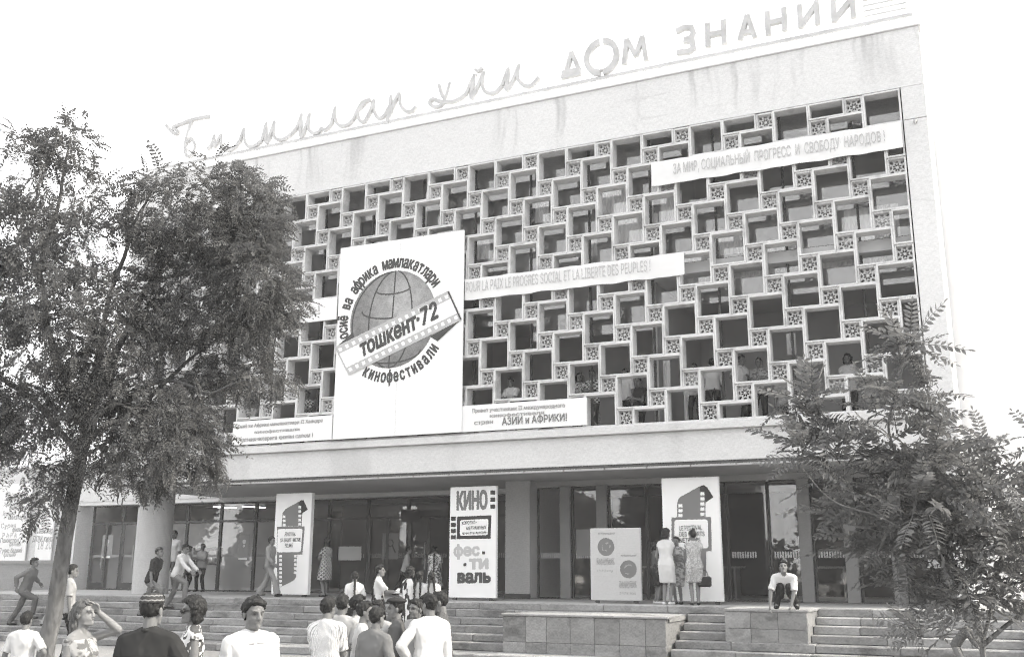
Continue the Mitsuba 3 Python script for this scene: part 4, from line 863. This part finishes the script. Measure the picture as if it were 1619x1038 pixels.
# foreground
q = near(43, 968, 11.6); person('boy in a white T-shirt seen from behind in the lower left corner', q[0], -20, q[1], top='c_white', bottom='c_black', sleeve=0.4, hair='short', arms=('hips', 'relaxed'), res=0.02)
q = near(133, 952, 8.6); person('woman in a pale patterned top shading her eyes with one hand', q[0], 75, q[1], female=True, top='c_soft', bottom='c_print', sleeve=0.0, bare=True, skirt=0.5, hair='brown_long', arms=('down', 'shade'), head=(0, -5), res=0.016, skin=0.22)
q = near(241, 941, 7.2); person('man in a dark jacket and patterned skullcap seen from behind, hands on hips', q[0], -22, q[1], top='c_dark', bottom='c_dark', sleeve=0.97, hair='crop', cap='skullcap', arms=('hips', 'down'), hem=0.12, res=0.016, collar=True, head=(10, 0))
q = near(308, 947, 8.9); person('woman with big dark hair and sunglasses in a sleeveless flowered dress', q[0], 222, q[1], female=True, top='c_floral', bottom='c_floral', sleeve=0.06, skirt=0.5, hair='curly', glasses=True, head=(0, 0), res=0.016, skin=0.18)
q = near(402, 947, 7.5); person('black-haired young man in an open white shirt, nearest to the middle of the lower edge', q[0], 115, q[1], top='c_white', bottom='c_mid', sleeve=0.42, hair='thick', collar=True, head=(0, 6), res=0.014)
# the knot of boys in front of the stairs
GB = 'boys standing in a knot in front of the stairs'
def boy(label, x, yy, D, face, **kw):
    q = near(535+(x-590)*1.18+62, yy, D-1.9); person(label, q[0], face, q[1], group=GB, res=0.018, **kw)
boy('boy in pale grey half hidden behind the boy in the striped shirt', 539, 941, 13.3, -10, side=4, top='c_light', sleeve=0.4, bottom='c_dark')
boy('dark-haired boy in light grey at the back of the knot of boys, facing right', 560, 942, 13.4, 60, lean=4, top='c_light', sleeve=0.4, bottom='c_dark', hair='thick')
boy('curly-haired boy facing out in the middle of the knot of boys', 591, 950, 13.5, 175, top='c_light', sleeve=0.4, bottom='c_dark', hair='thick', collar=True, head=(0, 5))
boy('face of a boy just right of the boy with the flat cap', 640, 948, 13.3, 200, side=-5, top='c_light', sleeve=0.4, bottom='c_dark')
boy('boy in a flat cap and jacket with dark collar, facing left', 621, 947, 12.7, 235, twist=12, lean=4, top='c_mid', sleeve=0.9, bottom='c_mid', cap='flat', collar='c_black', arms=('fold', 'relaxed'))
boy('boy in a white short-sleeved shirt leaning in, right of the striped shirt', 566, 952, 12.6, 55, top='c_offwhite', sleeve=0.4, bottom='c_dark', lean=6)
boy('boy in a dark grey shirt at the right end of the knot of boys', 682, 936, 12.9, 250, lean=6, twist=-10, collar=True, top='c_mid', sleeve=0.6, bottom='c_dark', arms=('hips', 'fold'), head=(0, 15))
boy('boy in a bright white long-sleeved shirt seen from behind', 660, 940, 12.4, -50, lean=5, side=3, top='c_white', sleeve=0.93, bottom='c_black', collar=True, arms=('down', 'hips'), head=(-20, 5))
boy('boy in a striped short-sleeved shirt seen from behind, left end of the knot', 524, 945, 12.2, -5, top='c_stripe', sleeve=0.42, bottom='c_light', arms=('fold', 'fold'), lean=5, side=-3, head=(8, 4))
boy('boy in a plain grey shirt seen from behind in the middle of the knot', 585, 961, 11.9, 0, side=4, twist=8, head=(12, 3), top='c_grey', sleeve=0.6, bottom='c_mid', arms=('relaxed', 'down'))
# right edge
who('child in grey clothes bending on the steps behind the young tree', 1512, 975, -3.0, z_step(-3.0), 100, lean=38, legs='relaxed', top='c_mid', bottom='c_grey', sleeve=0.9, arms=('reach', 'reach'))
# at the screen openings
def win(label, x, yy, face, Y=0.85, **kw):
    z = 5.17; H = tall(x, yy, Y, z)
    add = kw.pop('add', None); hh = kw.pop('H', 1.66)
    person(label, stand(x, yy, Y, z-(hh-H) if hh > H else z), face, hh, res=0.028, group='people at the openings of the screen', **kw)
win('man in white shirt leaning out on his elbows above the Russian greeting board', 812, 598, 178, Y=0.72, H=1.62, lean=16, arms=('sill', 'sill'), top='c_white', bottom='c_dark')
win('woman in dark print at the left of a pair looking out of one opening', 917, 590, 165, female=True, top='c_floral', bottom='c_dark', hair='bob', arms=('fold', 'fold'))
win('person in a checked shirt at the right of a pair looking out of one opening', 937, 585, 185, top='c_check', bottom='c_dark', arms=('fold', 'fold'))
win('dark-haired head with white collar low in an opening right of the pair', 989, 575, 190, H=1.5, top='c_white', bottom='c_dark')
win('person in dark clothes with a bent bare arm standing in an opening near the bottom', 1010, 596, 200, top='c_dark', bottom='c_black', sleeve=0.3, arms=('hips', 'fold'))
win('person standing sideways in the lowest opening right of the greeting board', 941, 634, 100, H=1.5, top='c_soft', bottom='c_dark', sleeve=0.3)
win('person in white bending with the back outwards in a wide opening', 1125, 560, -10, lean=20, top='c_white', bottom='c_black', sleeve=0.6)
win('head of a child at the left of the person in white', 1098, 570, 180, H=1.5, top='c_light', bottom='c_dark')
win('person in a white blouse with bent arm in the opening third from the right', 1172, 562, 120, top='c_white', bottom='c_dark', female=True, arms=('hips', 'fold'))
win('person in a dim print looking out beside the white blouse', 1200, 566, 180, top='c_soft', bottom='c_dark', arms=('fold', 'fold'))
win('small head looking out low in an opening above the young tree', 1238, 590, 180, H=1.45, top='c_light', bottom='c_dark')
win('woman in a light short-sleeved blouse looking out above the young tree', 1340, 560, 180, female=True, top='c_offwhite', bottom='c_dark', hair='bob', arms=('fold', 'relaxed'))
win('dark-haired person in an opening at the far left by the tree crown', 345, 640, 170, H=1.5, top='c_light', bottom='c_dark')
win('person in white looking out at the left above the Uzbek greeting board', 398, 632, 175, top='c_white', bottom='c_dark', arms=('fold', 'fold'))
win('person in a patterned top looking out close to the emblem poster', 490, 618, 180, top='c_check', bottom='c_dark', arms=('sill', 'sill'), Y=0.75, lean=10)

# ------------------------------------------------------------------ trees
def leaflet(L, W, fold=0.25, n=6):
    if n == 4:
        v = np.array([[0, 0, 0], [W/2, L*0.45, fold*W], [0, L, 0], [-W/2, L*0.45, fold*W]]); f = np.array([[0, 1, 2], [0, 2, 3]])
    else:
        v = np.array([[0, 0, 0], [W*0.42, L*0.28, fold*W*.8], [W*0.45, L*0.62, fold*W], [0, L, -0.02*L], [-W*0.45, L*0.62, fold*W], [-W*0.42, L*0.28, fold*W*.8], [0, L*0.5, 0]])
        f = np.array([[0, 1, 6], [1, 2, 6], [2, 3, 6], [3, 4, 6], [4, 5, 6], [5, 0, 6]])
    return v, f
def frond(length, pairs, LL, LW, droop=0.35, n=6, rng=R, stem=0.003, fold=0.25):
    """A pinnate leaf along +y with its blade up +z, sagging under its own weight."""
    vs, fs = [], []; o = 0
    yy = lambda t: np.array([0, length*t*(1-0.18*droop*t), -length*droop*t*t*0.8])
    def add(v, f):
        nonlocal o; vs.append(v); fs.append(f+o); o += len(v)
    for i in range(pairs+1):
        t = 0.14+0.86*i/pairs; base = yy(min(t, 0.99)); sc = (0.72+0.5*math.sin(math.pi*min(1, 0.15+t*0.8)))*rng.uniform(.85, 1.12)
        for s_ in ((1, -1) if i < pairs else (0,)):
            v, f = leaflet(LL*sc, LW*sc, fold, n)
            a = -s_*math.radians(rng.uniform(52, 78)); v = v@rot(rng.uniform(-.35, .1)-0.25*droop, 'x').T@rot(s_*rng.uniform(-0.1, .45), 'y').T@rot(a, 'z').T
            add(v+base, f)
    if stem:
        p = np.array([yy(t) for t in np.linspace(0, 1, 6)]); tb = tube(p, np.linspace(stem, stem*.4, 6), 3); add(np.array(tb.vertices), np.array(tb.faces))
    return np.vstack(vs), np.vstack(fs)
def frames(d, roll):
    """Rotation matrices whose y axis is d, blade turned up, plus a roll."""
    d = d/np.linalg.norm(d, axis=1, keepdims=True); up_ = np.array([0, 0, 1.0]); x_ = np.cross(d, up_); x_ /= np.linalg.norm(x_, axis=1, keepdims=True)+1e-9
    z_ = np.cross(x_, d); c, s_ = np.cos(roll)[:, None], np.sin(roll)[:, None]
    return np.stack([x_*c+z_*s_, d, z_*c-x_*s_], 2)
def scatter(protos, pos, Rm, sc, pick):
    vs, fs, o = [], [], 0
    for k, (v, f) in enumerate(protos):
        w = np.where(pick == k)[0]
        if not len(w): continue
        V = np.einsum('kij,nj->kni', Rm[w]*sc[w][:, None, None], v)+pos[w][:, None]
        vs.append(V.reshape(-1, 3)); fs.append((f[None]+(np.arange(len(w))*len(v))[:, None, None]).reshape(-1, 3)+o); o += V.shape[0]*V.shape[1]
    return np.vstack(vs), np.vstack(fs)
def limb(pts, r0, r1, nz=0.02, n=6, sides=9):
    p = spline(pts, n); p = p+(np.stack([meshkit.noise(p*2.2+k*9) for k in range(3)], 1)-0.5)*nz
    return tube(p, np.linspace(r0, r1, len(p))*(1+0.10*(meshkit.noise(p*6.0)-0.5)), sides)

# ---- large tree at the left
lt = thing('tree', 'big dark feathery-leaved tree with a leaning trunk at the left', 'tree')
DL = 13.6
tr = [atd(62, 1100, DL), atd(78, 1010, DL), atd(95, 900, DL), atd(112, 800, DL), atd(128, 720, DL+.1), atd(150, 640, DL+.2)]
tr[0][2] = ZG-0.05; tr[0] = np.array([tr[0][0], tr[0][1], ZG-0.05])
obj('trunk', limb(tr, 0.125, 0.075, 0.05, 10, 14), 'bark', lt, smooth=True)
bl = [([(150, 640), (200, 520), (240, 440), (300, 370), (350, 310)], 0, .075), ([(140, 680), (90, 560), (70, 430), (95, 300), (110, 210)], .3, .08), ([(150, 640), (165, 500), (205, 380), (250, 280)], -.2, .07),
      ([(128, 720), (60, 640), (-20, 580), (-80, 520)], -.3, .07), ([(135, 700), (220, 640), (310, 560), (400, 490)], .4, .065), ([(150, 660), (260, 600), (330, 620), (390, 600)], -.5, .05), ([(240, 440), (300, 430), (370, 390), (430, 350)], -.3, .035),
      ([(120, 770), (90, 760), (60, 800)], -.3, .03), ([(128, 720), (210, 690), (280, 710), (330, 740)], .2, .035)]
for pts, dd, r in bl:
    obj('limb', limb([atd(x, yv, DL+dd*i/2.0) for i, (x, yv) in enumerate(pts)], r*.68, r*.14, 0.10, 5, 7), 'bark', lt, smooth=True)
lobes = [(330, 345, 118, 100, .2, 1.0), (392, 335, 62, 72, .5, .9), (250, 330, 60, 70, -.3, .55), (330, 465, 140, 95, .3, 1.15), (405, 440, 62, 110, -.2, .9), (225, 560, 140, 120, 0, 1.3), (340, 560, 100, 70, .6, .8), (130, 500, 130, 110, -.4, 1.0), (60, 590, 120, 120, .3, 1.2), (100, 660, 150, 90, 0, 1.1), (230, 680, 110, 72, -.5, .9), (300, 700, 60, 58, .3, .5),
         (40, 450, 90, 90, .5, .7), (90, 300, 82, 70, .2, .34), (105, 225, 48, 48, 0, .26), (30, 260, 50, 62, -.3, .24), (130, 380, 90, 70, -.2, .45), (30, 370, 80, 66, .2, .5), (-70, 500, 90, 170, 0, .9), (-90, 640, 100, 120, .2, .9), (50, 740, 80, 42, -.2, .4), (190, 745, 120, 32, .1, .45), (300, 750, 58, 22, .3, .18), (75, 795, 34, 32, -.3, .12), (450, 470, 34, 40, .2, .16), (400, 590, 70, 40, .1, .25)]
pos, drc = [], []
for cx, cy, rx, ry, dd, wgt in lobes:
    n = int(620*wgt); u = R.normal(size=(n, 3)); u /= np.linalg.norm(u, axis=1, keepdims=True); r = R.uniform(0.25, 1.06, n)**0.6
    k = DL/FPX; c = atd(cx, cy, DL+dd*1.2); q = u*r[:, None]
    p = c+np.outer(q[:, 0]*rx*k, RT)+np.outer(q[:, 1]*ry*k, UP)+np.outer(q[:, 2]*0.8*min(rx, ry)*k*1.3, FW)
    ok = meshkit.fbm(p*1.7, 3, 5) > 0.40; p, u = p[ok], u[ok]
    out = np.outer(u[:, 0], RT)+np.outer(u[:, 1]*.5, UP)+np.outer(u[:, 2], FW)
    pos.append(p); drc.append(out+R.normal(scale=.55, size=p.shape)+[0, 0, -0.28])
pos, drc = np.vstack(pos), np.vstack(drc)
protos = [frond(R.uniform(.24, .32), R.integers(6, 9), .055, .026, R.uniform(.2, .7), 4, R, 0.0025) for _ in range(6)]
V, Fc = scatter(protos, pos, frames(drc, R.normal(scale=.6, size=len(pos))), R.uniform(.75, 1.2, len(pos)), R.integers(0, 6, len(pos)))
obj('foliage', trimesh.Trimesh(V, Fc, process=False), 'leaf_left', lt); labels[lt+'__foliage'] = {'label': 'small dark pinnate leaves', 'kind': 'stuff'}
# twigs that carry the outer leaves
tw_ = []
for k in range(150):
    i = R.integers(len(pos)); a = pos[i]; b_ = a+R.normal(scale=.18, size=3)+[0, 0, -.12]; tw_.append(tube(np.array([a, (a+b_)/2+R.normal(scale=.02, size=3), b_]), [.004, .006, .008], 4))
obj('twigs', cat_(tw_), 'twig', lt); labels[lt+'__twigs'] = {'label': 'thin twigs', 'kind': 'stuff'}

# ---- young tree at the right
rt_ = thing('tree', 'young ash-like tree with long pinnate leaves and several thin stems at the right', 'tree')
DR = 10.8
base = atd(1548, 1085, DR); base[2] = ZG-.03
def rl(pts, r0, r1, dd=0.0): return obj('stem', limb([base if q is None else atd(q[0], q[1], DR+dd*i/len(pts)) for i, q in enumerate(pts)], r0, r1, 0.03, 6, 8), 'bark', rt_, smooth=True)
rl([None, (1553, 1015), (1525, 930), (1482, 850), (1440, 760), (1408, 690), (1413, 640), (1440, 545), (1448, 510)], .032, .006, .3)
rl([(1554, 1018), (1585, 990), (1630, 950), (1680, 860), (1700, 800)], .026, .010, -.4)
rl([(1552, 1020), (1535, 950), (1500, 860), (1470, 780), (1510, 700)], .024, .006, .7)
rl([(1553, 1012), (1575, 930), (1590, 840), (1580, 770), (1560, 700)], .022, .006, .9)
rl([(1525, 930), (1470, 870), (1400, 820), (1320, 790), (1270, 740)], .016, .005, -.6)
rl([(1545, 1010), (1510, 1000), (1460, 1005), (1420, 985)], .010, .003, -.9)
rl([(1482, 850), (1420, 760), (1340, 700), (1290, 640)], .014, .005, .5)
rl([(1500, 870), (1560, 820), (1610, 760), (1650, 690)], .014, .004, -.3)
lob = [(1330, 735, 100, 55, .3, 34), (1270, 715, 52, 34, 0, 14), (1400, 700, 100, 62, .5, 44), (1470, 735, 90, 60, 0, 54), (1540, 800, 90, 70, .4, 60), (1575, 770, 60, 50, -.3, 26), (1450, 800, 100, 70, -.2, 60), (1410, 850, 80, 60, .4, 45), (1500, 870, 110, 80, 0, 80), (1580, 880, 70, 80, .3, 50),
       (1350, 800, 60, 40, .5, 14), (1300, 660, 52, 44, .2, 22), (1420, 620, 60, 50, 0, 26), (1500, 690, 50, 36, .2, 14), (1470, 930, 70, 40, .1, 24), (1540, 940, 60, 30, -.3, 24), (1620, 840, 40, 80, 0, 24), (1440, 540, 24, 34, 0, 12), (1260, 640, 40, 30, .1, 9)]
pos, drc, near_ = [], [], []
for cx, cy, rx, ry, dd, n in lob:
    n = int(n*0.9)
    u = R.normal(size=(n, 3)); u /= np.linalg.norm(u, axis=1, keepdims=True); r = R.uniform(0.1, 1.0, n)**0.55
    k = DR/FPX; c = atd(cx, cy, DR+dd); q = u*r[:, None]
    p = c+np.outer(q[:, 0]*rx*k, RT)+np.outer(q[:, 1]*ry*k, UP)+np.outer(q[:, 2]*min(rx, ry)*k*1.1, FW)
    out = np.outer(u[:, 0], RT)+np.outer(u[:, 1]*.35+.15, UP)+np.outer(u[:, 2], FW)*.8
    pos.append(p-out*0.18); drc.append(out+R.normal(scale=.35, size=p.shape)); near_.append(-(p-CAM)@FW)
# leaves standing clear of the crown: whorl at the leader, low sprays at the left, tips at the edge of the picture
clear = []
def spray(cx, cy, ends, dd=0.0):
    for ex, ey in ends:
        a, e = atd(cx, cy, DR+dd), atd(ex, ey, DR+dd+R.uniform(-.25, .25)); clear.append((a, e-a))
spray(1440, 545, [(1360, 500), (1375, 545), (1400, 600), (1480, 470), (1500, 520), (1515, 570), (1440, 470), (1470, 610), (1345, 560), (1395, 480)])
spray(1413, 640, [(1330, 620), (1350, 660), (1490, 625), (1480, 680), (1460, 600), (1370, 600)])
spray(1290, 640, [(1205, 600), (1215, 640), (1240, 580), (1290, 570), (1330, 590), (1225, 665)], .3)
spray(1460, 1005, [(1380, 960), (1385, 992), (1395, 1018), (1440, 950), (1455, 1038), (1410, 940), (1470, 950)], -.5)
spray(1505, 995, [(1440, 1030), (1465, 945), (1530, 930), (1545, 985)], -.4)
spray(1560, 705, [(1510, 660), (1540, 640), (1590, 680), (1520, 700)], .5)
spray(1650, 690, [(1600, 640), (1596, 680), (1592, 720)], -.2)
protos_r = []
for k in range(6): protos_r.append(frond(1.0, int(R.integers(8, 11)), .160, .060, (.12, .25, .35, .2, .5, .3)[k], 6, R, .010, .16))
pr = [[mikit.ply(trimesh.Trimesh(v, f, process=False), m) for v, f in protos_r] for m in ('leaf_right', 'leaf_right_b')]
pos, drc, near_ = np.vstack(pos), np.vstack(drc), np.concatenate(near_)
order = np.argsort(-near_); nb_ = 300-len(clear)
for a, d in clear:
    Lc = np.linalg.norm(d); M = np.eye(4); M[:3, :3] = frames(d[None], R.normal(scale=.5, size=1))[0]*Lc; M[:3, 3] = a
    obj('leaf', pr[0][R.integers(0, 4)], None, rt_, tw=T(M))
Rm, sc = frames(drc, R.normal(scale=.5, size=len(pos))), R.uniform(.42, .70, len(pos))
for i in order[:nb_]:
    M = np.eye(4); M[:3, :3] = Rm[i]*sc[i]; M[:3, 3] = pos[i]
    obj('leaf', pr[int(R.random() < .4)][R.integers(0, 6)], None, rt_, tw=T(M))
rest = order[nb_:]
V, Fc = scatter(protos_r, pos[rest], Rm[rest], sc[rest], R.integers(0, 6, len(rest)))
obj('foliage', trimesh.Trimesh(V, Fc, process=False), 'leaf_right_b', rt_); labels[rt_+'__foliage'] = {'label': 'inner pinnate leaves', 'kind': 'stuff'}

# ---- park trees across the street: seen only as reflections in the glass
vs, fs, o = [], [], 0
for (cx, cy, rr, hh) in ((-40, -50, 6.5, 10), (-34, -58, 5, 9), (-21.5, -53, 5, 11), (-7.5, -54, 5, 10), (3, -54, 6, 11), (14, -54, 6, 9.5), (24, -46, 6, 9.5), (34, -38, 5.5, 9), (42, -28, 6, 10), (-52, -42, 7, 11), (48, -16, 6, 9), (-62, -28, 8, 12), (-72, -8, 9, 12)):
    n = 16000; u = R.normal(size=(n, 3)); u /= np.linalg.norm(u, axis=1, keepdims=True); r = R.uniform(.3, 1, n)**.5
    p = np.array([cx, cy, hh*.54])+u*r[:, None]*[rr, rr, hh*.44]; p = p[meshkit.fbm(p*.5, 3, 8) > .33]; n = len(p)
    Rm_ = frames(R.normal(size=(n, 3)), R.uniform(0, 6, n)); V, Fq = scatter([leaflet(.48, .36, .2, 4)], p, Rm_, R.uniform(.7, 1.3, n), np.zeros(n, int))
    vs.append(V); fs.append(Fq+o); o += len(V)
    tb = tube(np.array([[cx, cy, 0], [cx+.2, cy, hh*.3], [cx, cy+.2, hh*.6]]), [.35, .28, .15], 8); vs.append(np.array(tb.vertices)); fs.append(np.array(tb.faces)+o); o += len(tb.vertices)
for (x0, y0, x1, y1) in ((-75, -34, -12.0, -45), (-9.6, -45, 60, -30)):
    n = 16000; s_ = R.random(n); p = np.stack([x0+(x1-x0)*s_+R.normal(scale=.7, size=n), y0+(y1-y0)*s_+R.normal(scale=.7, size=n), R.random(n)*(2.6+1.2*np.sin(s_*40))], 1)
    V, Fq = scatter([leaflet(.5, .4, .2, 4)], p, frames(R.normal(size=(n, 3)), R.uniform(0, 6, n)), R.uniform(.7, 1.3, n), np.zeros(n, int)); vs.append(V); fs.append(Fq+o); o += len(V)
scene['park_trees'] = mikit.ply(trimesh.Trimesh(np.vstack(vs), np.vstack(fs), process=False), 'leaf_far')
labels['park_trees'] = {'label': 'dark park trees across the street mirrored in the glass', 'category': 'trees', 'kind': 'stuff'}

# ------------------------------------------------------------------ the dusty air of the hot day
scene['air'] = {'type': 'homogeneous', 'albedo': 0.95, 'sigma_t': 0.0011}
scene['haze'] = {'type': 'cube', 'to_world': T().translate([0, 60, 8.0]).scale([330, 370, 9.5]), 'bsdf': {'type': 'null'}, 'interior': {'type': 'ref', 'id': 'air'}}
labels['haze'] = {'label': 'thin dusty summer air', 'category': 'haze', 'kind': 'stuff'}
scene['camera']['medium'] = {'type': 'ref', 'id': 'air'}
